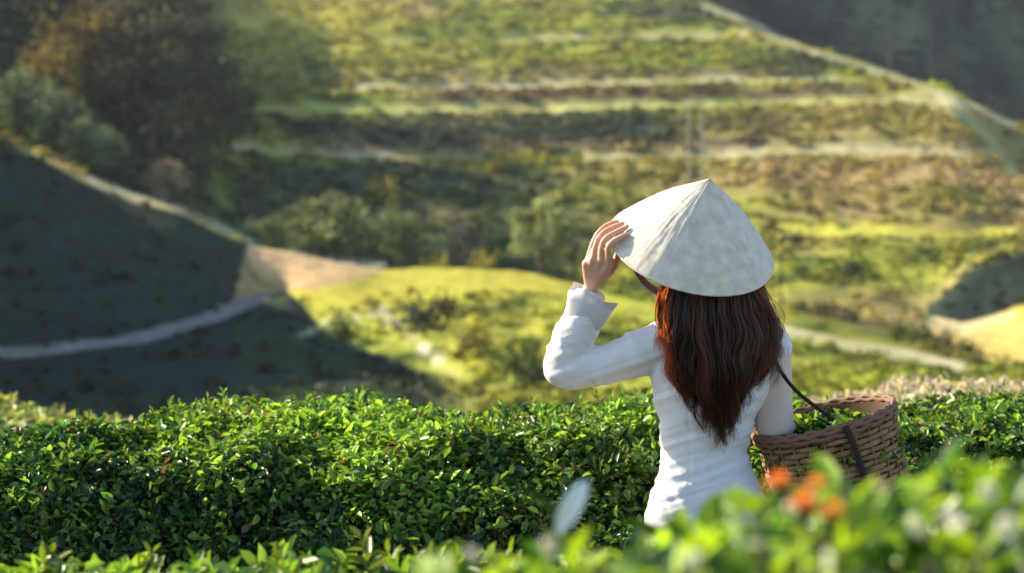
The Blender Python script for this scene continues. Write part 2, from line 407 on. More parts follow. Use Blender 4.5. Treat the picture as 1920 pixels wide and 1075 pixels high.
# near ground under the tea rows
gx, gy = np.meshgrid(np.linspace(-160, 160, 161), np.concatenate([np.linspace(-60, -6, 10), np.linspace(-5, 50, 111)]), indexing='xy')
def near_z(x, y):
    return np.where(y < 3.2, .16*np.clip(3.2-y, 0, 4), 0)+np.where(y > 7.5, -.105*(y-7.5)-.2*np.clip((y-12)/4, 0, 1), 0) - .9*np.clip((y-28)/10, 0, 3) + .03*fbm(x/1.1, y/1.1, 5, 3)
gz = near_z(gx, gy)
nn = fbm(gx/.8, gy/.8, 8, 4)
gc = np.array([.10, .07, .045])*(1+.35*nn[..., None]); gw = np.clip((gy-10.5+1.5*nn)/2, 0, 1)[..., None]; gc = gc*(1-gw)+np.array([.13, .15, .04])*(1+.5*nn[..., None])*gw
n2, m2 = gx.shape
a, b = np.meshgrid(np.arange(n2-1), np.arange(m2-1), indexing='ij')
gf = np.stack([a*m2+b, a*m2+b+1, (a+1)*m2+b+1, (a+1)*m2+b], -1).reshape(-1, 4)
obj('ground', mesh_np('ground', np.stack([gx, gy, gz], -1).reshape(-1, 3), gf, gc.reshape(-1, 3), True), M_road,
    kind='structure', label='bare brown soil between the tea rows')

# the valley road
def strip(pts, w, name, colr, label):
    pts = np.array(pts, float); s = np.linspace(0, 1, 90)
    k = np.linspace(0, 1, len(pts))
    for _ in range(1): uy = np.stack([np.interp(s, k, pts[:, i]) for i in range(2)], 1)
    for _ in range(6): uy[1:-1] = .25*uy[:-2]+.5*uy[1:-1]+.25*uy[2:]
    c = np.stack([(uy[:, 0]-960)/F*uy[:, 1], uy[:, 1]], 1)
    t = np.gradient(c, axis=0); t /= np.linalg.norm(t, axis=1)[:, None]; nrm = np.stack([t[:, 1], -t[:, 0]], 1)
    v = []
    for o in np.linspace(-1, 1, 7):
        p = c+nrm*o*w*(1+.12*fbm(s*9, np.full_like(s, o), 4, 2))[:, None]
        z = np.array([ground(960+F*q[0]/q[1], q[1]) for q in p])
        v.append(np.column_stack([p, z+.14-.10*abs(o)**3]))
    v = np.stack(v, 1); n, m = v.shape[:2]
    a, b = np.meshgrid(np.arange(n-1), np.arange(m-1), indexing='ij')
    f = np.stack([a*m+b, a*m+b+1, (a+1)*m+b+1, (a+1)*m+b], -1).reshape(-1, 4)
    v = v.reshape(-1, 3); nz = fbm(v[:, 0]/1.5, v[:, 1]/1.5, 6, 3)
    obj(name, mesh_np(name, v, f, np.array(colr)*(1+.2*nz[:, None]), True), M_road, kind='structure', label=label)
strip([(-450, 56.5), (-200, 58.5), (0, 62), (120, 64.6), (250, 68), (400, 76.5), (470, 83), (500, 85.5)], .55, 'road', (.24, .22, .20), 'pale earth road curving along the foot of the dark hill')

# low tea bushes over the slopes: uncountable, one object
def scatter_bushes():
    keep_v = []; keep_f = []; keep_c = []; n0 = 0
    cell = (np.abs(np.diff(TX, axis=1))[:-1]*np.abs(np.diff(TY, axis=0))[:, :-1])
    ok = (TU > -300) & (TU < 2600) & (TV > -60) & (TV < 900) & (TY > 24)
    w = (cell*ok[:-1, :-1]/TY[:-1, :-1]**1.1).ravel(); w /= w.sum()
    N = 30000
    idx = RNG.choice(len(w), N, p=w); r, c = np.unravel_index(idx, cell.shape)
    fr, fc = RNG.random(N), RNG.random(N)
    fr = np.round(fr*2)/2*.9+RNG.random(N)*.1       # gathers them into rows along the contour
    def bl(A): return (A[r, c]*(1-fr)*(1-fc)+A[r+1, c]*fr*(1-fc)+A[r, c+1]*(1-fr)*fc+A[r+1, c+1]*fr*fc)
    x, y, z, u, v, t = bl(TX), bl(TY), bl(TZ), bl(TU), bl(TV), bl(TT)
    col = np.stack([bl(TC[..., k]) for k in range(3)], 1)
    d = np.min([seg_dist(u, v, p)-h for p, h, *_ in PATHS], axis=0)
    soil = inside(u, v, [(455, 452), (600, 478), (740, 497), (690, 520), (590, 545), (540, 548), (480, 510)])
    road = seg_dist(u, v, [(-60, 700), (0, 688), (250, 645), (400, 600), (480, 568), (540, 545)]) < 16
    k = (d > 3) & ~soil & ~road & ~((u > 560) & (u < 1260) & (v < 548) & (t > 3) & (t < 5)) & ~((t < 4.0) & (u < 880) & (RNG.random(N) < .8)) & ~((t > 4.9) & (t < 6.05) & (u > 1730)) & (fbm(x/5, y/5, 77, 3) > -.32)
    x, y, z, u, v, t, col = x[k], y[k], z[k], u[k], v[k], t[k], col[k]
    n = len(x); s = (.22+.30*RNG.random(n)**2)*np.clip(y/110, .8, 1.7)
    K = 16
    ctr = np.repeat(np.stack([x, y, z], 1), K, 0); S = np.repeat(s, K)[:, None]
    off = RNG.normal(size=(n*K, 3)); off /= np.linalg.norm(off, axis=1)[:, None]; off[:, 2] = np.abs(off[:, 2])
    p = ctr+off*S*np.array([1, 1, .85])*(.6+.5*RNG.random((n*K, 1)))
    nr_ = off+.6*RNG.normal(size=off.shape)+np.array([0, 0, .4])
    vv, ff = leaf_cloud(p, nr_, S[:, 0]*.75, S[:, 0]*.55, .2)
    tone = np.repeat(np.exp(.35*RNG.normal(size=n)), K)[:, None]*(1+.25*RNG.normal(size=(n*K, 1)))
    cc = np.repeat(col, K, 0)*np.clip(tone, .35, 2.0)
    obj('tea_plantation', mesh_np('tea_plantation', vv, ff, rep(np.clip(cc, .008, .6))), M_far, kind='stuff',
        label='low tea bushes planted along the terraced slopes', category='tea bushes')
scatter_bushes()

# ------------------------------------------------------------------ trees and shrubs on the hills
def make_tree(seed, h, crown_w, col, nleaf=1500, leaf=.3, base=.25, airy=.5, bark=M_bark):
    rng = np.random.default_rng(seed)
    mb = MB()
    top = h*.86
    zs = np.linspace(0, top, 8); wob = np.cumsum(rng.normal(size=(8, 2))*.03*h*.3, axis=0); wob[0] = 0
    pts = np.column_stack([wob, zs]); mb.tube(pts, np.linspace(h*.028, h*.007, 8), 8)
    blobs = []
    nb = 12
    for i in range(nb):
        f = base+(1-base)*((i+.5)/nb)*.92
        a = i*2.4+rng.random(); p0 = np.array([np.interp(f*top, zs, wob[:, 0]), np.interp(f*top, zs, wob[:, 1]), f*top])
        L = crown_w*(.38+.42*rng.random())*math.sin(math.pi*np.clip((f-base)/(1-base)*.75+.22, 0, 1))+.15
        e = p0+np.array([math.cos(a)*L, math.sin(a)*L, L*.45*rng.random()+.1*h*(1-f)])
        mid = (p0+e)/2+np.array([0, 0, .08*L])
        mb.tube([p0, mid, e], [h*.012, h*.008, h*.003], 6)
        blobs.append((e, crown_w*(.22+.2*rng.random())))
        if rng.random() < .7: blobs.append((mid+rng.normal(size=3)*.1*crown_w, crown_w*(.2+.12*rng.random())))
    blobs.append((pts[-1]+np.array([0, 0, .03*h]), crown_w*.24))
    per = nleaf//len(blobs); pos = []; nor = []; cl = []
    for c, r in blobs:
        d = rng.normal(size=(per, 3)); d /= np.linalg.norm(d, axis=1)[:, None]
        q = c+d*(r*rng.random((per, 1))**.4)*np.array([1, 1, .8])
        pos.append(q); nor.append(d+.7*rng.normal(size=d.shape)+[0, 0, .4]); cl.append(np.full(per, math.exp(.28*rng.normal())))
    pos = np.concatenate(pos); nor = np.concatenate(nor); cl = np.concatenate(cl)
    ln = leaf*(.6+.8*rng.random(len(pos)))
    v, f = leaf_cloud(pos, nor, ln, ln*.6, .2, rng=rng)
    cc = np.array(col)*(cl*(1+.25*rng.normal(size=len(pos))))[:, None]
    cm = mesh_np('crown', v, f, rep(np.clip(cc, .006, .7)))
    return mb.mesh('trunk'), cm, bark
T_GREEN = make_tree(1, 5.6, 3.4, (.21, .26, .13), 1700, .30)
T_PALE = make_tree(2, 6.0, 2.8, (.27, .31, .14), 1600, .28)
T_GREY = make_tree(3, 5.4, 3.6, (.24, .21, .18), 1300, .26)
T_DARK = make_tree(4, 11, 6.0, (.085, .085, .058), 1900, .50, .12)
T_GOLD = make_tree(5, 9, 5.0, (.22, .17, .05), 2000, .42, .15)
T_BLUE = make_tree(6, 7, 5.0, (.11, .16, .11), 1900, .38, .1)
def place_tree(proto, name, u, y, s, label, group=None, sink=.1):
    x = (u-960)/F*y; z = ground(u, y)-sink
    t = thing(name, (x, y, z), label, 'tree', group)
    t.rotation_euler = (0, 0, random.uniform(0, 6.28)); t.scale = (s*random.uniform(.9, 1.1), s*random.uniform(.9, 1.1), s)
    obj('trunk', proto[0], proto[2], t); obj('crown', proto[1], M_far, t)
g = 'green trees in the hollow behind the bright knoll'
for u, y, s in ((520, 112, .72), (575, 116, .95), (628, 113, 1.05), (672, 121, .95), (735, 117, .92), (772, 111, .85), (925, 124, .55)):
    place_tree(T_GREEN, 'broadleaf_tree', u, y, s, 'small green broadleaf tree in the hollow behind the bright knoll', g)
place_tree(T_PALE, 'broadleaf_tree', 1012, 111, 1.02, 'tall pale green tree rising behind the knoll beside the raised hand')
place_tree(T_GREEN, 'broadleaf_tree', 1075, 117, .85, 'bushy dark tree between the pale green tree and the straw hat')
place_tree(T_GREY, 'bare_tree', 838, 117, .92, 'greyish brown thinly leaved tree behind the knoll')
place_tree(T_GREY, 'bare_tree', 318, 112, .62, 'small greyish tree beside the ridge path on the dark hill')
g = 'dark trees on the wooded spur'
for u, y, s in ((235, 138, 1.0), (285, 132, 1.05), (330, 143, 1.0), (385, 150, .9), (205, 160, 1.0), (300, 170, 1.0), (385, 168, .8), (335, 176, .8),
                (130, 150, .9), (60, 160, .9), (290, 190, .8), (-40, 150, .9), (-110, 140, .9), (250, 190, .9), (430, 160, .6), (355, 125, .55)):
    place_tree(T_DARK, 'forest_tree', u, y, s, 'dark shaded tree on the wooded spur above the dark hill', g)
place_tree(T_GOLD, 'golden_tree', 160, 134, 1.05, 'golden backlit tree on the wooded spur')
place_tree(T_GOLD, 'golden_tree', 105, 128, .7, 'smaller golden olive tree beside the golden backlit tree', )
g = 'blue green trees at the edge of the wooded spur'
for u, y, s in ((30, 112, .7), (95, 117, .62), (150, 113, .55), (200, 118, .5)):
    place_tree(T_BLUE, 'leafy_tree', u, y, s, 'round blue green tree standing on the crest of the dark hill', g)

def make_shrub(seed, w, h, col, n=420, leaf=.2):
    rng = np.random.default_rng(seed); mb = MB()
    for i in range(6):
        a = i*1.05+rng.random(); e = np.array([math.cos(a)*w*.3, math.sin(a)*w*.3, h*.75])
        mb.tube([[0, 0, -.1], e*[.4, .4, .55], e], [.05, .035, .015], 6)
    d = rng.normal(size=(n, 3)); d /= np.linalg.norm(d, axis=1)[:, None]; d[:, 2] = np.abs(d[:, 2])
    lob = 1+.3*np.sin(3*np.arctan2(d[:, 1], d[:, 0])+seed)+.2*np.sin(5*d[:, 2]+seed)
    p = d*np.array([w/2, w/2, h])*(lob*(.55+.45*rng.random(n)))[:, None]
    ln = leaf*(.6+.8*rng.random(n))
    v, f = leaf_cloud(p, d+.6*rng.normal(size=d.shape), ln, ln*.6, .2, rng=rng)
    c = np.array(col)*np.clip(1+.35*rng.normal(size=(n, 1)), .3, 2)
    return mb.mesh('stems'), mesh_np('foliage', v, f, rep(c))
S_DARK = make_shrub(1, 2.6, 1.3, (.05, .065, .035)); S_GREEN = make_shrub(2, 2.0, 1.2, (.10, .14, .04)); S_YEL = make_shrub(3, 2.0, 1.0, (.30, .28, .06)); S_GREY = make_shrub(4, 2.2, 1.1, (.12, .11, .075))
def place_shrub(pr, u, y, s, label, group=None, sc=(1, 1, 1)):
    t = thing('shrub', ((u-960)/F*y, y, ground(u, y)-.05), label, 'shrub', group)
    t.rotation_euler = (0, 0, random.uniform(0, 6)); t.scale = (s*sc[0], s*sc[1], s*sc[2])
    obj('stems', pr[0], M_bark, t); obj('foliage', pr[1], M_far, t)
g = 'shrubs in a line above the pale field road'
for i, (u, y, s) in enumerate(((1500, 83, .6), (1540, 82, .75), (1585, 81, .7), (1690, 77.5, .8), (1728, 76.5, .85), (1768, 75.5, .7), (1812, 74.5, .65))):
    place_shrub(S_GREY if i in (1, 2, 5) else S_GREEN, u, y, s, 'low greyish shrub in the line of shrubs above the pale field road' if i in (1, 2, 5) else 'low green shrub in the line of shrubs above the pale field road', g+(' greyish' if i in (1, 2, 5) else ' green'))
place_shrub(S_DARK, 1602, 104, 1.05, 'wide dark green shrub alone on the yellow slope', None, (1.15, 1, .9))
place_shrub(S_DARK, 1495, 124, .9, 'small dark shrub just below the bright terrace edge')
place_shrub(S_DARK, 785, 77, 1.05, 'dark round shrub on the front of the bright knoll', None, (1.2, 1, 1.2))
place_shrub(S_DARK, 835, 79, .9, 'dark shrub beside the path down the knoll')
place_shrub(S_YEL, 885, 70, 1.3, 'yellow green bush at the foot of the knoll path')
place_shrub(S_YEL, 820, 104, 1.1, 'bright yellow bush peeking over the knoll crest', None, (1.6, 1, 1.2))
place_shrub(S_YEL, 905, 103, 1.0, 'yellow green bush on the knoll crest beside the pale green tree', None, (1.1, 1, 1.6))
place_shrub(S_YEL, 722, 152, 1.9, 'large golden bush on the slope above the hollow')
place_shrub(S_YEL, 930, 166, 1.2, 'pale yellow bush alone on the shaded terrace')
place_shrub(S_GREEN, 640, 76, 1.0, 'leafy green shrub at the knoll foot near the road bend')
place_shrub(S_GREEN, 980, 66, 1.2, 'green shrub at the knoll foot below the raised elbow')
place_shrub(S_DARK, 1010, 63, .9, 'dark shrub just above the hedge beside the elbow')

def pole(u, y, v0, v1, r, mat, label, name='slender_trunk', lean=0, group=None):
    z0 = ground(u, y)-.2; z1 = EYE-(v1-HZ)/F*y; x = (u-960)/F*y
    h = z1-z0; mb = MB()
    zs = np.linspace(0, h, 9)
    pts = np.column_stack([lean*zs/h+.04*np.sin(zs*1.3+u), .03*np.cos(zs*1.1), zs]); mb.tube(pts, np.linspace(r, r*.6, 9), 10)
    t = thing(name, (x, y, z0), label, 'tree trunk', group)
    obj('trunk', mb.mesh('trunk'), mat, t)
    rng = np.random.default_rng(int(u))
    for k in range(5):
        f = .55+.09*k; a = rng.random()*6.28
        p0 = np.array([np.interp(f*h, zs, pts[:, 0]), np.interp(f*h, zs, pts[:, 1]), f*h]); e = p0+np.array([math.cos(a)*.45, math.sin(a)*.45, .4])
        b = MB(); b.tube([p0, (p0+e)/2+[0, 0, .03], e], [r*.4, r*.3, r*.12], 6); obj('branch', b.mesh('branch'), mat, t)
g = 'pair of pale slender trunks'
pole(1293, 150, 330, 190, .11, M_pale_bark, 'taller of two pale slender trunks standing above the hat tip', lean=-.2, group=g)
pole(1322, 148, 330, 200, .12, M_pale_bark, 'shorter thicker one of two pale slender trunks above the hat tip', lean=-.35, group=g)
pole(1745, 236, 170, 20, .07, M_bark, 'thin bare trunk against the dark forested slope')
pole(1668, 240, 120, 62, .16, M_bark, 'short thick bare trunk on the ridge path below the dark slope')
pole(1466, 78, 600, 425, .06, M_dark_bark, 'thin dark stem standing just right of the straw hat')

# ------------------------------------------------------------------ tea hedges
def tea_colour(n, rng, young, dark=(.024, .072, .024), mid=(.070, .17, .034), lime=(.24, .40, .06)):
    """young: 0..1 share of fresh shoots"""
    r = rng.random(n); c = np.where((r < .45)[:, None], dark, mid)
    y = rng.random(n) < young
    c = np.where(y[:, None], np.array(lime)*(.6+.6*rng.random((n, 1))), c)
    return c*np.clip(1+.3*rng.normal(size=(n, 1)), .3, 2)
def shoot_mesh(name, seed, L=.05, n=6):
    rng = np.random.default_rng(seed); v = []; f4 = []
    a = np.arange(n)*2.4; tilt = np.linspace(.25, 1.1, n)
    d = np.stack([np.cos(a)*np.cos(tilt), np.sin(a)*np.cos(tilt), np.sin(tilt)], 1)
    pos = np.stack([0*a, 0*a, np.linspace(-.01, .03, n)], 1)
    nr_ = np.stack([-np.cos(a)*np.sin(tilt), -np.sin(a)*np.sin(tilt), np.cos(tilt)], 1)
    vv, ff = leaf_cloud(pos, nr_, L*np.linspace(1, .55, n), L*.42*np.linspace(1, .5, n), .25, spin=d)
    k = len(vv)
    mb = MB(); mb.tube([[0, 0, -.06], [0, 0, .03]], [.002, .0012], 5); sv, sf = mb.arrays()
    return mesh_np(name, np.concatenate([vv, sv]), [ff, sf[0]+k, ]+([sf[1]+k] if len(sf) > 1 else []))

def hedge(name, label, pts, z_top, depth_of, height, dens, young_top, L, seed, nshoot, shoot_mat, bump=.05, pale=0.0, edge=.28, pale_col=(.42, .42, .22), slope=.25):
    """pts: list of (x, y_front, y_back, z_top, ) sections along the row"""
    rng = np.random.default_rng(seed)
    pts = np.array(pts, float); xs = np.linspace(pts[0, 0], pts[-1, 0], 200)
    yf = np.interp(xs, pts[:, 0], pts[:, 1]); yb = np.interp(xs, pts[:, 0], pts[:, 2]); zt = np.interp(xs, pts[:, 0], pts[:, 3])
    def lump(x, y): return bump*(1.0*fbm(x*1.6, y*1.6, seed, 3)+.7*fbm(x*5, y*5, seed+5, 2))
    root = thing(name, ((pts[0, 0]+pts[-1, 0])/2, (pts[0, 1]+pts[0, 2])/2, 0), label, 'hedge')
    o = np.array(root.location)
    def surf(s, x):
        """s 0..1: from low front over the top to low back"""
        f = np.interp(x, xs, yf); b = np.interp(x, xs, yb); t = np.interp(x, xs, zt)
        per = np.array([0, .3, .36, .40, .60, .64, .70, 1])
        kz = np.array([-height, -edge, -.10, -.015, -.015, -.10, -edge, -height]); ky = np.array([-slope*.6, -slope*.25, .05, .18, .82, .95, 1, .91])
        z = t+np.interp(s, per, kz); y = f+(b-f)*np.interp(s, per, ky)
        return y, z
    # dark inner mass of twigs
    S, X = np.meshgrid(np.linspace(0, 1, 40), xs, indexing='ij'); y, z = surf(S, X); lm = lump(X, y+z)
    cy_ = (np.interp(X, xs, yf)+np.interp(X, xs, yb))/2
    yy = cy_+(y-cy_)*.90; zz = z-.06+lm
    n, m = S.shape; a, b = np.meshgrid(np.arange(n-1), np.arange(m-1), indexing='ij')
    f = np.stack([a*m+b, a*m+b+1, (a+1)*m+b+1, (a+1)*m+b], -1).reshape(-1, 4)
    obj('twig_mass', mesh_np('twig_mass', np.stack([X, yy, zz], -1).reshape(-1, 3)-o, f, None, True), M_twig, root)
    # leaves
    W = pts[-1, 0]-pts[0, 0]; N = int(dens*W)
    s = rng.random(N); s = np.where(rng.random(N) < .62, .28+.44*rng.random(N), s)
    x = pts[0, 0]+W*rng.random(N); y, z = surf(s, x)
    ds = 1e-3; y2, z2 = surf(np.clip(s+ds, 0, 1), x); y1, z1 = surf(np.clip(s-ds, 0, 1), x)
    ty, tz = y2-y1, z2-z1; l = np.hypot(ty, tz)+1e-9
    nrm = np.stack([0*x, -tz/l, ty/l], 1)
    lm = lump(x, y+z)
    depth = np.abs(rng.normal(size=N))*.035-.03*(rng.random(N) < .25)*rng.random(N)
    p = np.stack([x, y, z], 1)+nrm*(lm-depth)[:, None]
    nn_ = nrm*.5+np.array([0, 0, .5])+.75*rng.normal(size=(N, 3))
    ln = L*(.5+.9*rng.random(N)**1.5)
    v, f = leaf_cloud(p-o, nn_, ln, ln*.46, .3, rng=rng)
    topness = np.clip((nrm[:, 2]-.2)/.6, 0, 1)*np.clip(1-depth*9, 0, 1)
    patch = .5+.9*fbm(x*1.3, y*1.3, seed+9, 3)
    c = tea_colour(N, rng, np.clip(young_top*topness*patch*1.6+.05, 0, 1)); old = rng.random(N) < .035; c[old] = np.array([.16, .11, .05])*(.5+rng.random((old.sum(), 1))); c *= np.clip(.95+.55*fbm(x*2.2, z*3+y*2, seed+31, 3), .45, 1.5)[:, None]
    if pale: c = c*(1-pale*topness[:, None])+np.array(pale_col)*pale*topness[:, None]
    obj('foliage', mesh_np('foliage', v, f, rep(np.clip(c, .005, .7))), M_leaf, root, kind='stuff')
    # single shoots standing proud of the clipped top
    sh = [shoot_mesh('leaf_shoot', seed*10+k, L*1.05, 5+k) for k in range(3)]
    for k in range(nshoot):
        ss = .34+.32*rng.random(); xx = np.clip(pts[0, 0]+W*rng.random(), pts[0, 0], pts[-1, 0]); yy, zz = surf(np.array([ss]), np.array([xx]))
        q = obj('leaf_shoot', sh[k % 3], shoot_mat, root, (xx-o[0], float(yy[0])-o[1], float(zz[0]+lump(np.array([xx]), yy+zz)[0])+.008-o[2]))
        q.rotation_euler = (rng.normal()*.3, rng.normal()*.3, rng.random()*6.3); sc = .8+.6*rng.random(); q.scale = (sc, sc, sc)
    # woody stems down to the soil
    for k in range(int(W/.55)):
        xx = pts[0, 0]+W*(k+.5)/int(W/.55); yy = (np.interp(xx, xs, yf)+np.interp(xx, xs, yb))/2; zb = float(near_z(np.array(xx), np.array(yy)))-.05
        zt_ = np.interp(xx, xs, zt); mb = MB()
        mb.tube([[xx, yy, zb], [xx+.02, yy, zb+.25], [xx-.02, yy+.03, zt_-.2]], [.03, .025, .012], 7)
        for q in range(3):
            aa = q*2.1+k; mb.tube([[xx+.02, yy, zb+.22], [xx+.2*math.cos(aa), yy+.2*math.sin(aa), (zb+zt_)/2+.1], [xx+.26*math.cos(aa), yy+.3*math.sin(aa), zt_-.15]], [.02, .014, .007], 6)
        obj('stem', mb.mesh('stem', o), M_bark, root)
    return root
M_shoot = leaf_plain('young_shoot', (.16, .27, .03), .45, trans=.5)
M_shoot_far = leaf_plain('pale_shoot', (.34, .36, .15), .3, trans=.45)
hedge('tea_hedge', 'long clipped green tea hedge right behind the woman', [(-2.4, 4.7, 5.35, .93), (-1.7, 4.8, 5.5, .945), (-1.0, 5.0, 6.0, .975), (-.6, 5.05, 6.2, .985), (.5, 5.1, 6.3, .985), (1.3, 5.1, 6.3, .99), (2.5, 5.1, 6.3, 1.01)],
      1, 1, .75, 42000, .6, .034, 11, 290, M_shoot, bump=.085, slope=.5)
hedge('tea_hedge', 'sunlit tea row top in front of the woman along the bottom', [(-1.6, 2.5, 3.1, .93), (-.9, 2.5, 3.3, .99), (-.2, 2.5, 3.4, 1.0), (.5, 2.5, 3.4, 1.02), (1.5, 2.5, 3.4, 1.05)],
      1, 1, .6, 15000, .7, .046, 12, 280, M_shoot)
hedge('tea_hedge', 'pale sunlit tea row beyond the long hedge on the road side', [(-5.5, 8.4, 10.6, .62), (-3.2, 8.4, 10.4, .585), (-2.2, 8.0, 9.8, .50), (-1.2, 7.6, 9.2, .36)],
      1, 1, .8, 9000, .8, .06, 13, 120, M_shoot_far, pale=.4)
hedge('tea_hedge', 'whitish blurred tea row beyond the long hedge behind the basket', [(1.3, 8.2, 9.6, .50), (1.8, 8.2, 9.6, .66), (2.2, 8.2, 9.8, .72), (3.6, 8.2, 9.8, .70)],
      1, 1, .9, 9000, .7, .06, 14, 120, leaf_plain('blush_shoot', (.62, .50, .42), .25, trans=.4, tint=(1, 1, .9)), pale=.9, pale_col=(.60, .52, .44))

# ------------------------------------------------------------------ conical straw hat
M_hat = None
def hat_material():
    m, nt, b = nodes('palm_leaf_straw')
    tc = nt.nodes.new('ShaderNodeTexCoord'); n = nt.nodes.new('ShaderNodeTexNoise')
    n.inputs['Scale'].default_value = 35; n.inputs['Detail'].default_value = 6
    nt.links.new(tc.outputs['Object'], n.inputs['Vector'])
    cr = nt.nodes.new('ShaderNodeValToRGB')
    cr.color_ramp.elements[0].position = .3; cr.color_ramp.elements[0].color = (.56, .50, .41, 1)
    cr.color_ramp.elements[1].position = .7; cr.color_ramp.elements[1].color = (.78, .72, .60, 1)
    nt.links.new(n.outputs['Fac'], cr.inputs[0]); nt.links.new(cr.outputs[0], b.inputs['Base Color'])
    set_in(b, Roughness=.42, Specular_IOR_Level=.45)
    return m
M_hat = hat_material()
M_hat_in = plain('hat_lining', (.30, .23, .15), .8, .2, 30)
M_cloth = plain('white_cotton', (.80, .80, .80), .75, .04, 30, .25, .25, 350)
M_sheer = plain('blush_sleeve', (.74, .60, .52), .75, .08, 30, .25, .2, 300)
M_purple = plain('brim_shade_purple', (.17, .12, .20), .6, .1, 30)
M_rope = plain('strap_webbing', (.035, .022, .02), .8, .2, 40)
M_shoe = plain('shoe_leather', (.2, .13, .09), .6, .1, 30)
m, nt, b = nodes('skin'); set_in(b, Base_Color=(.60, .36, .25, 1), Roughness=.5, Subsurface_Weight=.25, Subsurface_Scale=.02)
b.inputs['Subsurface Radius'].default_value = (1, .35, .2); M_skin = m

HC = P(1296, 464, 4.52); HR = .225; HH = .216
roll, tilt = math.radians(10), math.radians(31)
def rot_hat(v):
    v = np.asarray(v, float); x, y, z = v[..., 0], v[..., 1], v[..., 2]
    x, z = x*math.cos(roll)+z*math.sin(roll), -x*math.sin(roll)+z*math.cos(roll)       # left side up
    y, z = y*math.cos(tilt)-z*math.sin(tilt), y*math.sin(tilt)+z*math.cos(tilt)        # tipped back
    return np.stack([x, y, z], -1)
def hat_pt(s, phi, off=0.0):
    """s 0 tip .. 1 rim, phi 0 = right, pi = left, -pi/2 = towards the back of the head"""
    s = np.asarray(s, float); phi = np.asarray(phi, float)
    h = HH*(1-s)+.015*np.sin(np.pi*np.clip(s, 0, 1)**1.25)
    r = HR*s
    n = off
    return HC+rot_hat(np.stack([(r+n*.67)*np.cos(phi), (r+n*.67)*np.sin(phi), h+n*.74], -1))
hat = thing('conical_hat', tuple(HC), 'cream conical palm leaf hat tipped back on the woman\'s head', 'hat')
na, ns = 240, 72
S, A = np.meshgrid(np.linspace(.004, 1, ns), np.linspace(0, 2*np.pi, na, endpoint=False), indexing='ij')
hoop = np.abs(((S*16) % 1)-.5)                     # sixteen hoops under the leaves
ridge = .0009*np.exp(-(hoop/.16)**2)
pleat = .0009*((A*36/math.pi+.25*np.sin(S*7)+.3*fbm(A*3, S*2, 8, 2)) % 1)*np.clip(S*2, 0, 1)+.0016*fbm(A*10, S*4, 3, 3)
V = hat_pt(S, A, ridge+pleat)
a, b = np.meshgrid(np.arange(ns-1), np.arange(na), indexing='ij'); b2 = (b+1) % na
f = np.stack([a*na+b, (a+1)*na+b, (a+1)*na+b2, a*na+b2], -1).reshape(-1, 4)
obj('leaf_cone', mesh_np('leaf_cone', V.reshape(-1, 3)-HC, f, None, True), M_hat, hat)
Vi = hat_pt(S, A, -.003)
obj('lining', mesh_np('lining', Vi.reshape(-1, 3)-HC, f[:, ::-1], None, True), M_hat_in, hat)
def ring(s, r, off, name, mat, parent, n=96):
    ph = np.linspace(0, 2*np.pi, n+1); mb = MB(); mb.tube(hat_pt(np.full(n+1, s), ph, off), r, 8, cap=False)
    return obj(name, mb.mesh(name, HC), mat, parent)
ring(1.0, .0036, -.001, 'rim', M_hat, hat)
for k in range(4, 16): ring((k+.0)/16, .0018, -.006, 'hoop', M_hat_in, hat, 64)
# added purple band standing in for the shade under the brim's left edge
c0 = hat_pt(.90, math.radians(188), -.012); c1 = hat_pt(.84, math.radians(345), -.012)
chin = P(1330, 575, 4.62)
mb = MB()
pl = np.array([c0, P(1200, 528, 4.52), P(1262, 566, 4.56), chin, c1*.5+chin*.5+[.0, .02, -.01], c1])
tq = np.linspace(0, 1, 30); pl = np.stack([np.interp(tq, np.linspace(0, 1, 6), pl[:, i]) for i in range(3)], 1)
for _ in range(5): pl[1:-1] = .25*pl[:-2]+.5*pl[1:-1]+.25*pl[2:]
mb.tube(pl, .011, 8, flat=[(1, .12)]*30, up=[0, 0, 1])
obj('brim_shade_band', mb.mesh('brim_shade_band', HC), M_purple, hat)

# ------------------------------------------------------------------ the woman
WO = np.array([.525, YW, 0.0])
person = thing('person', tuple(WO), 'woman in white long-sleeved dress, seen from behind, holding up her hat brim', 'person')
def Q(u, v, dy=0.0): return P(u, v, YW+dy)
sL = Q(1252, 638, .0); eL = Q(1060, 692, .06); wL = Q(1108, 540, .03)
sR = Q(1442, 650, .02); eR = Q(1452, 800, .02); wR = Q(1500, 850, .24)
body = MB()
head_c = Q(1322, 490, .04)
R_head = np.array([[1, 0, 0], [0, math.cos(.3), -math.sin(.3)], [0, math.sin(.3), math.cos(.3)]])
def hl(x, y, z): return head_c+R_head @ np.array([x, y, z])
body.ellipsoid(hl(0, 0, .02), (.073, .092, .092), R_head)                 # skull
body.ellipsoid(hl(0, .028, -.045), (.055, .062, .068), R_head)            # jaw
body.ellipsoid(hl(0, .062, -.098), (.022, .02, .018), R_head)             # chin
body.tube([hl(0, .088, .015), hl(0, .102, -.015), hl(0, .108, -.03)], [.008, .011, .012], 10)   # nose
for sg in (-1, 1):
    body.ellipsoid(hl(sg*.074, .0, -.015), (.008, .018, .030), R_head)    # ears
    body.ellipsoid(hl(sg*.03, .083, .022), (.018, .010, .008), R_head)    # brow
    body.ellipsoid(hl(sg*.038, .070, -.02), (.02, .016, .018), R_head)    # cheeks
body.ellipsoid(hl(0, .092, -.058), (.022, .010, .0065), R_head); body.ellipsoid(hl(0, .090, -.070), (.019, .010, .007), R_head)   # lips
body.tube([hl(0, -.01, -.05), Q(1345, 575, .02), Q(1347, 615, .01)], [.052, .05, .058], 16)  # neck
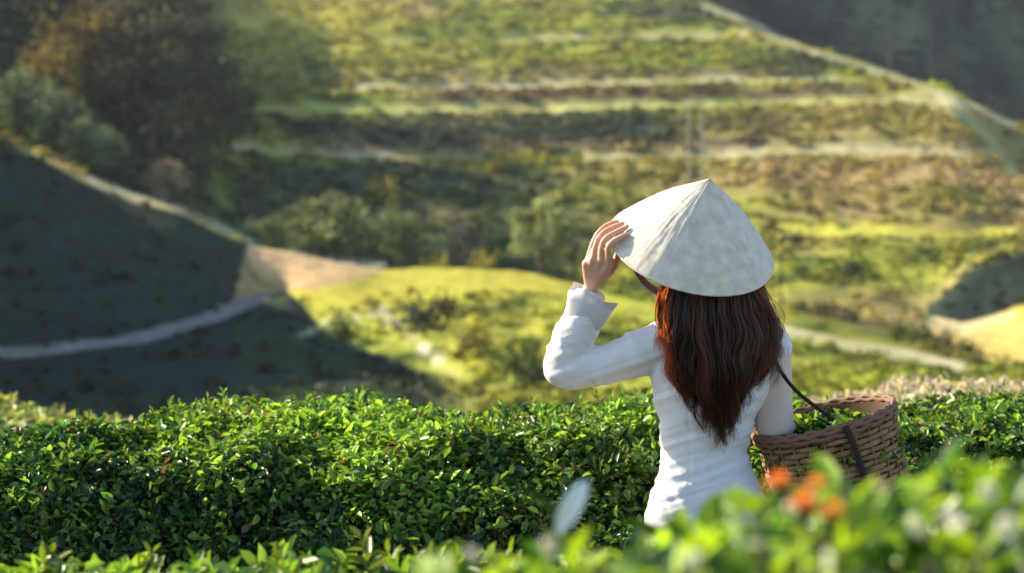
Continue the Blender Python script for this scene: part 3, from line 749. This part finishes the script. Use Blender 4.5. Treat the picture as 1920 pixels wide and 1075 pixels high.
tors = [(1347, 615, .06, .05), (1347, 640, .125, .07), (1337, 690, .145, .092), (1330, 740, .135, .095), (1322, 800, .108, .078), (1321, 845, .102, .072), (1324, 900, .118, .085), (1327, 960, .148, .10), (1327, 1010, .155, .105)]
def loft(mb, rows, seg=40, y0=YW, grow=0.0):
    pts = np.array([[*Q(u, v, 0.0)] for u, v, *_ in rows]); n = len(rows)
    a = np.linspace(0, 2*np.pi, seg, endpoint=False); V = []
    for p, r in zip(pts, rows):
        V.append(np.stack([p[0]+(r[2]+grow)*np.cos(a)*(1), p[1]+(r[3]+grow)*np.sin(a), np.full(seg, p[2])], 1))
    V = np.concatenate(V+[pts[:1]+[0, 0, .005], pts[-1:]-[0, 0, .005]])
    i, j = np.meshgrid(np.arange(n-1), np.arange(seg), indexing='ij'); j2 = (j+1) % seg
    f4 = np.stack([i*seg+j, (i+1)*seg+j, (i+1)*seg+j2, i*seg+j2], -1).reshape(-1, 4)
    f3 = [(n*seg, k, (k+1) % seg) for k in range(seg)]+[(n*seg+1, (n-1)*seg+(k+1) % seg, (n-1)*seg+k) for k in range(seg)]
    mb.add(V, f4, f3)
loft(body, tors, grow=-.012)
for sg in (-1, 1):
    hx = .525+sg*.075
    body.tube([[hx, YW, .80], [hx+.005*sg, YW+.01, .47], [hx, YW+.0, .43], [hx, YW-.015, .25], [hx, YW-.01, .085]], [.085, .055, .052, .048, .034], 16)
    body.tube([[hx, YW-.035, .035], [hx+.01*sg, YW+.05, .04], [hx+.015*sg, YW+.15, .02], [hx+.015*sg, YW+.185, .018]], [.03, .034, .03, .018], 12)
body.tube([sL, Q(1200, 663, .015), Q(1140, 684, .035), eL], [.044, .040, .036, .034], 14)
body.tube([eL, Q(1078, 640, .05), wL], [.034, .036, .023], 14)
body.tube([sR, sR*.5+eR*.5, eR], [.046, .040, .035], 14)
body.tube([eR, eR*.6+wR*.4, wR], [.036, .034, .022], 14)
# left hand: back to the camera, fingers up over the brim, thumb beneath it
def bez(p, n=9):
    p = np.array(p); t = np.linspace(0, 1, n)
    k = np.linspace(0, 1, len(p)); o = np.stack([np.interp(t, k, p[:, i]) for i in range(3)], 1)
    for _ in range(2): o[1:-1] = .25*o[:-2]+.5*o[1:-1]+.25*o[2:]
    return o
rad = math.radians
tip_phi = [rad(197), rad(190), rad(182.5), rad(175)]           # index .. little finger round the brim
tip_s = [.86, .83, .85, .90]
kn = [Q(1146, 492, -.040), Q(1129, 485, -.032), Q(1112, 487, -.018), Q(1099, 495, -.002)]
rf = [.0088, .0092, .0088, .0076]
palm_c = sum(kn)/4*.5+wL*.5
for i in range(4):
    tip = hat_pt(tip_s[i], tip_phi[i], .009)
    pip = hat_pt(1.04, tip_phi[i], .026)*.75+kn[i]*.25+np.array([-.004, -.012, .010])
    dip = hat_pt(.94, tip_phi[i], .018)
    body.tube(bez([wL*.35+kn[i]*.65, kn[i], pip, dip, tip], 11), np.array([1.25, 1.22, 1.18, 1.1, 1.05, 1.05, 1.0, .98, .95, .92, .72])*rf[i], 10)
    body.tube([wL, wL*.5+kn[i]*.5, kn[i]], [.017, .0155, .0125], 10)
    body.ellipsoid(kn[i], (.0125, .0125, .0125), seg=12, rings=8)
    body.ellipsoid(tip, (.0068, .0068, .0068), seg=10, rings=6)
th = hat_pt(.93, rad(188), -.022)
body.tube(bez([wL*.7+kn[0]*.3, Q(1140, 515, .0), Q(1156, 492, .012), th], 9), np.linspace(.017, .0095, 9), 10)
body.ellipsoid(th, (.0095,)*3, seg=10, rings=6)
# right hand, closed on the far side of the basket rim
kn2 = [wR+np.array([.055+.004*i, .03-.020*i, .012-.004*i]) for i in range(4)]
for i in range(4):
    body.tube([wR, wR*.5+kn2[i]*.5, kn2[i]], [.016, .015, .012], 10)
    body.tube(bez([kn2[i], kn2[i]+[.03, .0, -.002], kn2[i]+[.045, .0, -.022], kn2[i]+[.034, .0, -.042]], 8), np.linspace(.0095, .0072, 8), 10)
body.tube(bez([wR+[.01, -.01, 0], wR+[.035, -.045, -.01], wR+[.065, -.052, -.02]], 7), np.linspace(.014, .009, 7), 10)
bm_ = remesh(body, 'body', .0042, 3, WO)
obj('body', bm_, M_skin, person)
# eyes
M_eye = plain('eye_white', (.75, .74, .72), .2, .02, 10); M_iris = plain('iris', (.05, .03, .02), .15, .05, 10)
for sg in (-1, 1):
    e = MB(); e.ellipsoid(hl(sg*.030, .079, .004), (.012, .009, .009), R_head, 14, 10); eo = obj('eye', e.mesh('eye', WO), M_eye, person)
    e = MB(); e.ellipsoid(hl(sg*.030, .0868, .004), (.005, .002, .005), R_head, 12, 8); obj('iris', e.mesh('iris', WO), M_iris, eo)

# dress: fitted back, long left sleeve, panels to the shins
dress = MB()
drs = [(1346, 598, .046, .045), (1346, 612, .066, .055), (1346, 626, .118, .068), (1343, 645, .150, .080), (1337, 680, .166, .096), (1331, 735, .152, .100), (1324, 790, .124, .086), (1321, 845, .111, .078), (1323, 890, .126, .090), (1326, 930, .150, .104), (1328, 985, .168, .112), (1328, 1060, .180, .118), (1328, 1180, .186, .125), (1328, 1330, .195, .13), (1328, 1380, .198, .13)]
loft(dress, drs, 48)
dress.tube([Q(1300, 632, .0), Q(1252, 645, 0), Q(1200, 663, .015), Q(1140, 683, .035), Q(1075, 690, .055), Q(1060, 690, .06)], [.058, .064, .061, .052, .055, .054], 20)
dress.ellipsoid(eL, (.056, .054, .054));
dress.tube([Q(1058, 688, .06), Q(1070, 655, .055), Q(1082, 622, .045), Q(1097, 588, .038), Q(1103, 562, .034), Q(1106, 548, .03)], [.054, .055, .053, .050, .043, .036], 24)
dress.ellipsoid(sL+np.array([.02, 0, .0]), (.066, .064, .062))
dress.ellipsoid(sR, (.06, .062, .06))
dm = remesh(dress, 'dress', .0045, 8, WO)
n = len(dm.vertices); co = np.zeros(n*3, np.float32); no = np.zeros(n*3, np.float32)
dm.vertices.foreach_get('co', co); dm.vertices.foreach_get('normal', no); co = co.reshape(-1, 3); no = no.reshape(-1, 3); w = co+WO
# creases: across the bent elbow and waist, long soft folds below the waist
armd = np.clip(((sL-w) @ ((sL-eL)/np.linalg.norm(sL-eL)**2)), -1, 2)
arm = np.clip((.40+.525-.16-w[:, 0])/.05, 0, 1)
fa = (w-eL) @ ((wL-eL)/np.linalg.norm(wL-eL)**2)
near_e = np.exp(-(np.linalg.norm(w-eL, axis=1)/.11)**2)
rdg = 1-np.abs(fbm(w[:, 0]*16+w[:, 2]*10, w[:, 2]*6-w[:, 0]*4, 3, 3))*2.2
rd2 = 1-np.abs(fbm(w[:, 0]*9-w[:, 2]*24, w[:, 2]*9+w[:, 1]*8, 23, 3))*2.4
wr = arm*((.004+.004*near_e)*rdg+.004*rd2)
wst = np.exp(-((w[:, 2]-1.07)/.10)**2)*(1-arm)
wr += .0030*wst*(1-2*np.abs(fbm(w[:, 0]*5+w[:, 2]*6, w[:, 2]*22+w[:, 0]*7, 7, 2)))
ft = np.clip((.99-w[:, 2])/.25, 0, 1)*(1-arm)
wr += .005*ft*fbm(w[:, 0]*14+w[:, 1]*6, w[:, 2]*2.2, 9, 2)
cr = 1-np.abs(fbm(w[:, 0]*7+w[:, 2]*14, w[:, 2]*5-w[:, 0]*12, 53, 3))*3
wr += .0022*np.clip(cr, 0, 1)**2*(1-arm)+.0012*fbm(w[:, 0]*14, w[:, 2]*9, 13, 2)
back = (w[:, 1] < YW) & (w[:, 2] < 1.34)
wr -= .0022*np.exp(-((w[:, 0]-.525+.004*np.sin(w[:, 2]*9))/.0035)**2)*back*(1-arm)        # centre back seam
for sg in (-1, 1): wr -= .0016*np.exp(-((w[:, 0]-.525-sg*(.055+.05*np.abs(w[:, 2]-1.04)))/.0035)**2)*back*(w[:, 2] < 1.2)*(w[:, 2] > .86)   # waist darts
co += no*wr[:, None]; dm.vertices.foreach_set('co', co.ravel()); dm.update()
dr = obj('dress', dm, M_cloth, person)
# open cuff round the raised wrist
cf = MB()
cf.tube([Q(1082, 628, .045), Q(1090, 606, .04), Q(1100, 586, .03), Q(1107, 566, .022), Q(1112, 548, .018)], [.050, .053, .058, .062, .066], 40, cap=False, flat=[(1, .95), (1, .9), (1, .85), (1, .75), (1, .66)], up=[1, 0, 0])
cm_ = cf.mesh('cuff', WO); n_ = len(cm_.vertices); c_ = np.zeros(n_*3, np.float32); cm_.vertices.foreach_get('co', c_); c_ = c_.reshape(-1, 3)
ang_ = np.tile(np.arange(40)/40*2*np.pi, 5); lv_ = np.repeat(np.linspace(0, 1, 5), 40)
c_[:, 2] += lv_**2*(.010*np.sin(ang_*3+1)-.028*np.clip(np.cos(ang_), 0, 1)); c_[:, 0] += lv_*.006*np.sin(ang_*5); cm_.vertices.foreach_set('co', c_.ravel()); cm_.update()
M_thin = leaf_plain('thin_cotton', (.80, .80, .80), .01, trans=.3, rough=.7, spec=.2, tint=(1, 1, 1))
sol = obj('cuff', cm_, M_thin, person, label='thin flared cuff'); md = sol.modifiers.new('t', 'SOLIDIFY'); md.thickness = .0012
sv = MB(); sv.tube([sR+np.array([-.01, 0, .02]), sR, sR*.6+eR*.4, eR, eR*.75+wR*.25, eR*.3+wR*.7, eR*.1+wR*.9], [.05, .058, .056, .052, .052, .046, .048], 22)
svm = remesh(sv, 'sleeve', .006, 5, WO)
obj('sleeve', svm, M_sheer, person, label='blush tinted right sleeve')
tr = MB()
for sg in (-1, 1):
    hx = .525+sg*.08
    tr.tube([[hx, YW, .80], [hx, YW, .6], [hx+.01*sg, YW, .3], [hx+.015*sg, YW, .07]], [.07, .085, .09, .105], 24)
obj('trousers', remesh(tr, 'trousers', .009, 4, WO), M_cloth, person)
for sg in (-1, 1):
    hx = .525+sg*.075
    sh = MB(); sh.tube([[hx, YW-.06, .03], [hx, YW-.02, .034], [hx+.012*sg, YW+.08, .03], [hx+.016*sg, YW+.17, .022], [hx+.016*sg, YW+.2, .018]], [.034, .04, .043, .036, .02], 16, flat=[(1, .75)]*5, up=[1, 0, 0])
    obj('shoe', sh.mesh('shoe', WO), M_shoe, person)

# hair: a cap over the skull and some two thousand hanging strands gathered in locks
def hair_mat():
    m, nt, b = nodes('brown_hair')
    at = nt.nodes.new('ShaderNodeAttribute'); at.attribute_name = 'Col'
    nt.links.new(at.outputs['Color'], b.inputs['Base Color']); set_in(b, Roughness=.38, Specular_IOR_Level=.45)
    tr = nt.nodes.new('ShaderNodeBsdfTranslucent')
    mu = nt.nodes.new('ShaderNodeMix'); mu.data_type = 'RGBA'; mu.blend_type = 'MULTIPLY'; mu.inputs['Factor'].default_value = 1; mu.inputs['B'].default_value = (2.6, 1.75, 1.0, 1)
    nt.links.new(at.outputs['Color'], mu.inputs['A']); nt.links.new(mu.outputs['Result'], tr.inputs['Color'])
    ms = nt.nodes.new('ShaderNodeMixShader'); ms.inputs[0].default_value = .4
    nt.links.new(b.outputs[0], ms.inputs[1]); nt.links.new(tr.outputs[0], ms.inputs[2]); nt.links.new(ms.outputs[0], nt.nodes['Material Output'].inputs['Surface'])
    return m
M_hair = hair_mat()
M_cap = plain('hair_cap', (.04, .018, .010), .5, .3, 40)
cap = MB(); cap.ellipsoid(hl(0, -.012, .025), (.082, .096, .098), R_head, 28, 18); cap.ellipsoid(Q(1342, 575, -.02), (.088, .068, .12))
hair_core = MB()
hair_core.tube([Q(1341, 520, -.04), Q(1345, 600, -.070), Q(1349, 650, -.085), Q(1352, 690, -.10), Q(1352, 725, -.105)], [.092, .100, .088, .06, .018], 24, flat=[(1, .32)]*5, up=[1, 0, 0])
obj('hair_cap', remesh(cap, 'hair_cap', .006, 4, WO), M_cap, person)
hrng = np.random.default_rng(5)
sv_, sf_, sc_ = [], [], []; nv = 0
vk = np.array([505, 545, 600, 650, 700, 750, 790, 835])
uck = np.array([1337, 1338, 1345, 1350, 1352, 1352, 1354, 1354])
hwk = np.array([80, 94, 104, 101, 88, 62, 38, 20])
NL = 150
for l in range(NL):
    a0 = -1+2*(l+.5)/NL+.06*hrng.normal()
    lay = hrng.random()                                     # 0 outer .. 1 inner layer
    vend = 842-125*abs(a0)**1.4-75*hrng.random()**1.5; vend = max(vend, 650)
    if a0 > .5: vend = min(vend, 690+60*hrng.random())
    ph, am, fq = hrng.random()*6.3, 7+11*hrng.random(), .010+.016*hrng.random(); sw = 9*hrng.normal(); fly = hrng.random() < .12; lay = lay*(0 if fly else 1)
    tone = float(np.clip(math.exp(.5*hrng.normal()), .45, 1.7)); red = hrng.random()
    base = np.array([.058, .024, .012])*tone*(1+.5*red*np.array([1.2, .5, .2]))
    if abs(a0) > .70: base = base*(2.7 if a0 < 0 else 2.0)*np.array([1.2, 1.1, .8])  # orange sunlight on the outer locks painted into their colour
    for s in range(46):
        j = hrng.normal(size=2); m_ = 14
        v1 = vend-70*hrng.random()**1.7+(14 if s % 9 == 0 else 0)
        t = np.linspace(0, 1, m_); v = 500+(v1-500)*t
        aa = np.clip(a0+j[0]*(.085*(1-.75*t)), -1.06, 1.06)
        hw = np.interp(v, vk, hwk); u = np.interp(v, vk, uck)+hw*np.sin(aa*1.45)/math.sin(1.45)+am*.8*np.sin(fq*v*2*math.pi*.5+ph)*t+j[1]*(9 if fly else 3.2)*t+sw*t*t+1.3*np.sin(.07*v+ph*3+s)*t+(14*hrng.normal()*t**2 if s % 23 == 0 else 0)
        dep = -(.100+.034*np.clip((v-520)/150, 0, 1)-.020*np.clip((v-730)/80, 0, 1))*np.clip(1-(aa*.96)**2, 0, 1)**.4-.008+.022*lay-(.010*t*hrng.random() if fly else 0)
        pts = np.stack([(u-960)/F*(YW+dep), YW+dep, EYE-(v-HZ)/F*(YW+dep)], 1)
        wd = .0012*(1-.75*t**2)*(.8+.5*hrng.random()); an = hrng.random()*3.1
        sd = np.stack([np.cos(an+2*t), -np.abs(np.sin(an+2*t))*.7, 0*t], 1)*wd[:, None]
        sv_.append(np.stack([pts-sd, pts+sd], 1).reshape(-1, 3)); k = np.arange(m_-1)*2+nv
        sf_.append(np.stack([k, k+1, k+3, k+2], 1)); nv += 2*m_
        sc_.append(np.repeat((base*math.exp(.3*hrng.normal()))[None], 2*m_, 0))
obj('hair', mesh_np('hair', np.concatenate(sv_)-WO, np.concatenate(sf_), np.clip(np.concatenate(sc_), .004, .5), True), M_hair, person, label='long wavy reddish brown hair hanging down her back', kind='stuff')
obj('hair_lining', remesh(hair_core, 'hair_lining', .006, 4, WO), M_cap, person)

# ------------------------------------------------------------------ basket of leaves at her hip
M_wick = plain('wicker', (.30, .185, .095), .75, .6, 26, .2, .5, 120)
M_rim = plain('wicker_rim', (.22, .12, .08), .75, .3, 25, .3)
BR = .19; Bc = P(1545, 790, 4.56); brl = math.radians(-15)
def brot(v):
    v = np.asarray(v, float); x, y, z = v[..., 0], v[..., 1], v[..., 2]
    x, z = x*math.cos(brl)+z*math.sin(brl), -x*math.sin(brl)+z*math.cos(brl)
    t = math.radians(1.5); y, z = y*math.cos(t)-z*math.sin(t), y*math.sin(t)+z*math.cos(t)
    return np.stack([x, y, z], -1)
basket = thing('wicker_basket', tuple(Bc), 'brown wicker basket hanging at the woman\'s hip', 'basket')
bh = .30
def brad(h): return BR*(1-.10*h/bh)
for r in range(19):
    h = .012+r*.0155; ph = np.linspace(0, 2*np.pi, 113)
    rr = brad(h)+.0048*np.cos(ph*14+(r % 2)*math.pi)+.003*fbm(np.cos(ph)*3+r*7.1, np.sin(ph)*3, 5, 2); h = h+.0028*fbm(np.cos(ph)*4, np.sin(ph)*4+r*3.3, 9, 2)
    mb = MB(); mb.tube(brot(np.stack([rr*np.cos(ph), rr*np.sin(ph), -h+0*ph], -1)), .0066+.0016*hrng.random(), 6, cap=False, flat=[(1, .45)]*113, up=brot(np.array([0, 0, 1.])))
    obj('weave_band', mb.mesh('weave_band'), M_wick, basket)
for k in range(28):
    a = k*2*math.pi/28; mb = MB()
    hs = np.linspace(0, bh, 8); mb.tube(brot(np.stack([brad(hs)*math.cos(a), brad(hs)*math.sin(a), -hs], -1)), .0042, 6)
    obj('rib', mb.mesh('rib'), M_wick, basket)
for dz, rr in ((.004, .0085), (-.009, .007), (.012, .006)):
    ph = np.linspace(0, 2*np.pi, 97); mb = MB(); mb.tube(brot(np.stack([(BR+.004)*np.cos(ph), (BR+.004)*np.sin(ph), dz+.003*np.sin(ph*24+dz*300)], -1)), rr, 8, cap=False)
    obj('rim', mb.mesh('rim'), M_rim, basket)
ph = np.linspace(0, 2*np.pi, 97); mb = MB()
inn = [brot(np.stack([(brad(h)-.009)*np.cos(ph[:-1]), (brad(h)-.009)*np.sin(ph[:-1]), np.full(96, -h)], -1)) for h in (0.0, .15, bh-.005)]
V = np.concatenate(inn+[brot(np.array([[0, 0, -bh+.005]]))]); j = np.arange(96); j2 = (j+1) % 96
obj('inner_wall', mesh_np('inner_wall', V, [np.concatenate([np.stack([i*96+j, i*96+j2, (i+1)*96+j2, (i+1)*96+j], 1) for i in range(2)]), np.stack([192+j, 192+j2, np.full(96, 288)], 1)], None, True), plain('wicker_inside', (.10, .06, .035), .8, .3, 20), basket)
# strap: over the right shoulder, down to the rim and round the basket
stp = [Q(1400, 618, .08), Q(1425, 612, .0), Q(1446, 650, -.055), Q(1458, 690, -.07), Q(1492, 735, -.06), Q(1530, 775, -.06)]
front = brot(np.array([[.02, -BR-.014, .012], [.03, -BR-.016, -.03], [.035, -BR*.967-.014, -.10], [.035, -BR*.933-.013, -.2], [.03, -BR*.90-.012, -.30]]))+Bc
mb = MB(); pl = bez(stp[:-1]+[Q(1530, 770, -.1)*.4+front[0]*.6], 24); mb.tube(pl, .0065, 8, flat=[(1.3, .5)]*24, up=[0, 0, 1]); obj('strap', mb.mesh('strap', Bc), M_rope, basket)
mb = MB(); pl = bez(list(front), 14); mb.tube(pl, .0075, 8, flat=[(1.2, .5)]*14, up=[1, 0, 0]); obj('binding_cord', mb.mesh('binding_cord', Bc), M_rope, basket)
# picked leaves heaped inside
lr = np.random.default_rng(3); n = 1300
a = lr.random(n)*6.28; r = BR*.93*np.sqrt(lr.random(n)); z = -.075+.05*(1-(r/BR)**2)+.015*lr.normal(size=n)+.03*(np.cos(a-2.9)*r/BR)
p = brot(np.stack([r*np.cos(a), r*np.sin(a), z], -1)); ln = .05*(.6+.6*lr.random(n))
v, f = leaf_cloud(p, lr.normal(size=(n, 3))+[0, 0, .8], ln, ln*.45, .3, rng=lr)
obj('picked_leaves', mesh_np('picked_leaves', v, f, rep(tea_colour(n, lr, .45)*np.array([1.15, 1, 1]))), M_leaf, None, tuple(Bc), kind='stuff', label='picked tea leaves heaped in the wicker basket', category='tea leaves')

# ------------------------------------------------------------------ blurred bush close to the camera
def big_leaf(name, L, Wd, droop, curl, seed):
    rng = np.random.default_rng(seed); n = 9; t = np.linspace(0, 1, n)
    w = Wd*np.sin(np.pi*np.clip(t*.96+.03, 0, 1))**.75*(1-.25*t)
    x = L*t*np.cos(droop*t); zc = -L*t*np.sin(droop*t)*.6
    cross = np.array([-1, -.55, 0, .55, 1]); zc2 = np.array([1, .42, 0, .42, 1])*curl
    V = np.stack([np.repeat(x[:, None], 5, 1), w[:, None]*cross[None]*.5, zc[:, None]+w[:, None]*zc2[None]+.02*Wd*np.sin(9*t)[:, None]*cross[None]**2], -1)
    i, j = np.meshgrid(np.arange(n-1), np.arange(4), indexing='ij')
    f = np.stack([i*5+j, (i+1)*5+j, (i+1)*5+j+1, i*5+j+1], -1).reshape(-1, 4)
    return mesh_np(name, V.reshape(-1, 3), f, None, True)
M_lime = leaf_plain('lime_leaf', (.38, .58, .03), .4, trans=.5, rough=.3)
M_deep = leaf_plain('deep_leaf', (.035, .11, .02), .4, trans=.35, rough=.25)
M_silver = plain('silvery_leaf', (.84, .84, .76), .5, .1, 30)
LF = [big_leaf('leaf', .058, .025, .7, .22, 1), big_leaf('leaf', .050, .022, 1.0, .15, 2), big_leaf('leaf', .066, .026, .45, .28, 3)]
LFD = [m_.copy() for m_ in LF]
for m_ in LF: m_.materials.append(M_lime)
for m_ in LFD: m_.materials.append(M_deep)
ut = np.array([780, 880, 1000, 1150, 1250, 1330, 1400, 1480, 1560, 1700, 1800, 1920, 2100]); vt = np.array([1085, 1050, 1035, 1030, 1000, 975, 940, 945, 912, 890, 862, 842, 820])-12
fb = thing('tea_bush', tuple(P(1550, 1400, 1.6)*[1, 1, 0]+[0, 0, .25]), 'blurred bright lime tea bush close in the foreground below the basket', 'bush')
fo = np.array(fb.location); fr_ = np.random.default_rng(21)
from mathutils import Matrix, Euler
cnt = 0; sp, sn, sl, scol, sdir = [], [], [], [], []
for k in range(230):
    u = 800+1350*fr_.random()**.85; y = 1.42+.65*fr_.random()
    dv = (fr_.random()**1.6)*190
    v = np.interp(u, ut, vt)+12+dv
    top = P(u, v, y); hgt = .16+.1*fr_.random(); lean = fr_.normal(size=2)*.25
    basep = top-np.array([lean[0]*hgt, lean[1]*hgt, hgt])
    mb = MB(); mb.tube([basep-fo, (basep+top)/2-fo+[.004, 0, 0], top-fo], [.0028, .002, .001], 6); obj('stem', mb.mesh('stem'), M_bark if k % 3 else M_twig, fb)
    nl = 7; young = fr_.random() < .78 and dv < 150
    for q in range(nl):
        h = (q+.6)/nl; pos = basep*(1-h)+top*h; az = q*2.4+k; el = .1+.95*h*fr_.random()+.1
        if cnt < 296 and (q >= 4) and dv < 110:
            o = obj('leaf', (LF if young else LFD)[fr_.integers(3)], None, fb, tuple(pos-fo))
            o.rotation_euler = Euler((fr_.normal()*.5, -el, az)); s = (.7+.5*fr_.random())*(1-.3*h); o.scale = (s, s, s); cnt += 1
        else:
            d = np.array([math.cos(az)*math.cos(el), math.sin(az)*math.cos(el), math.sin(el)])
            sp.append(pos-fo); sdir.append(d); sn.append(np.array([-math.cos(az)*math.sin(el), -math.sin(az)*math.sin(el), math.cos(el)])+.3*fr_.normal(size=3)); sl.append(.055*(.7+.5*fr_.random()))
            scol.append((np.array([.30, .46, .03]) if young and h > .2 else np.array([.04, .11, .02]))*(.6+.8*fr_.random()))
for k in range(900):    # leafy inside of the bush
    u = 760+1400*fr_.random(); y = 1.5+.8*fr_.random(); v = np.interp(u, ut, vt)+70+260*fr_.random()
    sp.append(P(u, v, y)-fo); sdir.append(fr_.normal(size=3)); sn.append(fr_.normal(size=3)+[0, 0, .7]); sl.append(.055*(.7+.6*fr_.random()))
    scol.append((np.array([.03, .085, .018]) if fr_.random() < .45 else np.array([.18, .32, .025]))*(.6+.8*fr_.random()))
v, f = leaf_cloud(np.array(sp), np.array(sn), np.array(sl), np.array(sl)*.45, .25, spin=np.array(sdir), rng=fr_)
obj('foliage', mesh_np('foliage', v, f, rep(np.array(scol))), M_leaf, fb, kind='stuff')
# main limbs of the bush
for k in range(9):
    e = P(900+140*k, np.interp(900+140*k, ut, vt)+190, 1.35+.08*(k % 5)); mb = MB()
    mb.tube([[0, 0, -.05], (e-fo)*[.5, .5, .4], e-fo], [.018, .012, .004], 8); obj('limb', mb.mesh('limb'), M_bark, fb)
# an upright silvery leaf and a broad dark one
o = obj('leaf', None, None, fb); bpy.data.objects.remove(o)
def set_leaf(me, mat, base, tip, wid, roll_, label):
    d = Vector(tip-base); L = d.length; me = me.copy(); me.materials.clear(); me.materials.append(mat)
    o = obj('leaf', me, None, fb, tuple(base-fo), label=label)
    o.rotation_euler = (d.to_track_quat('X', 'Z').to_matrix() @ Matrix.Rotation(roll_, 3, 'X')).to_euler(); o.scale = (L/.058, wid/.025, wid/.025)
set_leaf(LF[0], M_silver, P(1044, 1003, 1.8), P(1110, 872, 1.8), .026, 1.35, 'pale silvery leaf standing upright')
set_leaf(LF[0], leaf_plain('dark_leaf', (.02, .07, .025), .1, trans=.2), P(1048, 1005, 1.9), P(1022, 868, 1.92), .055, .9, 'broad dark green leaf behind the silvery one')
mb = MB(); mb.tube([P(1100, 1450, 1.9)-fo, P(1030, 1150, 1.85)-fo, P(1044, 1000, 1.8)-fo], [.004, .003, .0018], 6); obj('stem', mb.mesh('stem'), M_bark, fb)

# white tea blossoms on that bush
M_petal = leaf_plain('white_petal', (.85, .86, .78), .05, trans=.35, tint=(1, 1, .85)); M_stamen = plain('stamen', (.75, .5, .06), .6, .1, 30)
PET = big_leaf('petal', .017, .016, .4, -.1, 5); PET.materials.append(M_petal)
stm = MB(); stm.ellipsoid((0, 0, .003), (.0055, .0055, .004), None, 12, 8); STM = stm.mesh('stamens'); STM.materials.append(M_stamen)
CAL = MB(); CAL.tube([[0, 0, -.02], [0, 0, -.004], [0, 0, .001]], [.0015, .0022, .005], 8); CALM = CAL.mesh('calyx')
for u, v, y in ((1415, 1022, 1.45), (1372, 985, 1.6), (1712, 985, 1.42), (1778, 968, 1.40), (1795, 985, 1.45), (1886, 985, 1.38), (1030, 1022, 1.6), (884, 1040, 1.7), (832, 1058, 1.7), (1546, 1052, 1.4), (1300, 1050, 1.55), (1480, 955, 1.75), (1650, 915, 1.8), (1850, 920, 1.6)):
    s = .42+.2*fr_.random()
    e = obj('blossom', CALM, M_lime if not CALM.materials else None, fb, tuple(P(u, v, 1.30+.12*(y-1.4)/.4)-fo)); e.rotation_euler = (-.9+.5*fr_.normal(), .5*fr_.normal(), fr_.random()*6); e.scale = (s, s, s)
    obj('stamens', STM, None, e)
    for q in range(6):
        o = obj('petal', PET, None, e, (0, 0, .0)); o.rotation_euler = Euler((0, -.45, q*1.047))
# orange marigolds
M_or = leaf_plain('orange_petal', (1.0, .42, .03), .2, trans=.35, tint=(1.1, .9, .5)); M_yl = leaf_plain('yellow_petal', (.85, .48, .03), .15, trans=.35, tint=(1.1, .9, .5))
MP = big_leaf('petal', .016, .011, .3, .1, 7); MP.materials.append(M_or); MPY = MP.copy(); MPY.materials.clear(); MPY.materials.append(M_yl)
for u, v, y, pm, lab in ((1460, 908, 1.48, MP, 'orange marigold rising highest beside the white dress'), (1508, 948, 1.38, MP, 'deep orange marigold below the wicker basket'), (1562, 965, 1.36, MPY, 'yellow marigold beside the deep orange one'), (1532, 915, 1.5, MPY, 'golden marigold just under the wicker basket')):
    top = P(u, v, y); gz_ = float(near_z(np.array(top[0]), np.array(top[1])))
    t = thing('marigold', (top[0], top[1], gz_), lab, 'flower', 'marigolds in the foreground bush'); hgt = top[2]-gz_
    mb = MB(); mb.tube([[0, 0, -.03], [.01, 0, hgt*.5], [0, 0, hgt-.01]], [.004, .003, .002], 7); obj('stem', mb.mesh('stem'), M_lime, t)
    mb = MB(); mb.tube([[0, 0, hgt-.022], [0, 0, hgt-.008], [0, 0, hgt+.002]], [.002, .006, .009], 10); obj('calyx', mb.mesh('calyx'), M_deep, t)
    for ringk, (nq, el, s) in enumerate(((12, .12, 1.15), (10, .45, 1.0), (8, .8, .85), (6, 1.15, .7))):
        for q in range(nq):
            o = obj('petal', pm, None, t, (0, 0, hgt+.001*ringk)); o.rotation_euler = Euler((0, -el, q*6.283/nq+ringk*.4)); o.scale = (s*.85,)*3

# ------------------------------------------------------------------ air
HAZE = 0.00015
if HAZE:
    m = bpy.data.materials.new('haze_air'); m.use_nodes = True; nt = m.node_tree; nt.nodes.clear()
    out = nt.nodes.new('ShaderNodeOutputMaterial'); pv = nt.nodes.new('ShaderNodeVolumePrincipled')
    pv.inputs['Color'].default_value = (.80, .88, 1.0, 1); pv.inputs['Density'].default_value = HAZE; pv.inputs['Anisotropy'].default_value = .35
    nt.links.new(pv.outputs[0], out.inputs['Volume'])
    x0, x1, y0, y1, z0, z1 = -500, 500, -70, 460, -14, 130
    V = np.array([[x, y, z] for z in (z0, z1) for y in (y0, y1) for x in (x0, x1)], float)
    Fc = np.array([[0, 2, 3, 1], [4, 5, 7, 6], [0, 1, 5, 4], [2, 6, 7, 3], [0, 4, 6, 2], [1, 3, 7, 5]])
    obj('haze', mesh_np('haze', V, Fc), m, kind='stuff', label='thin pale haze in the valley air', category='haze')
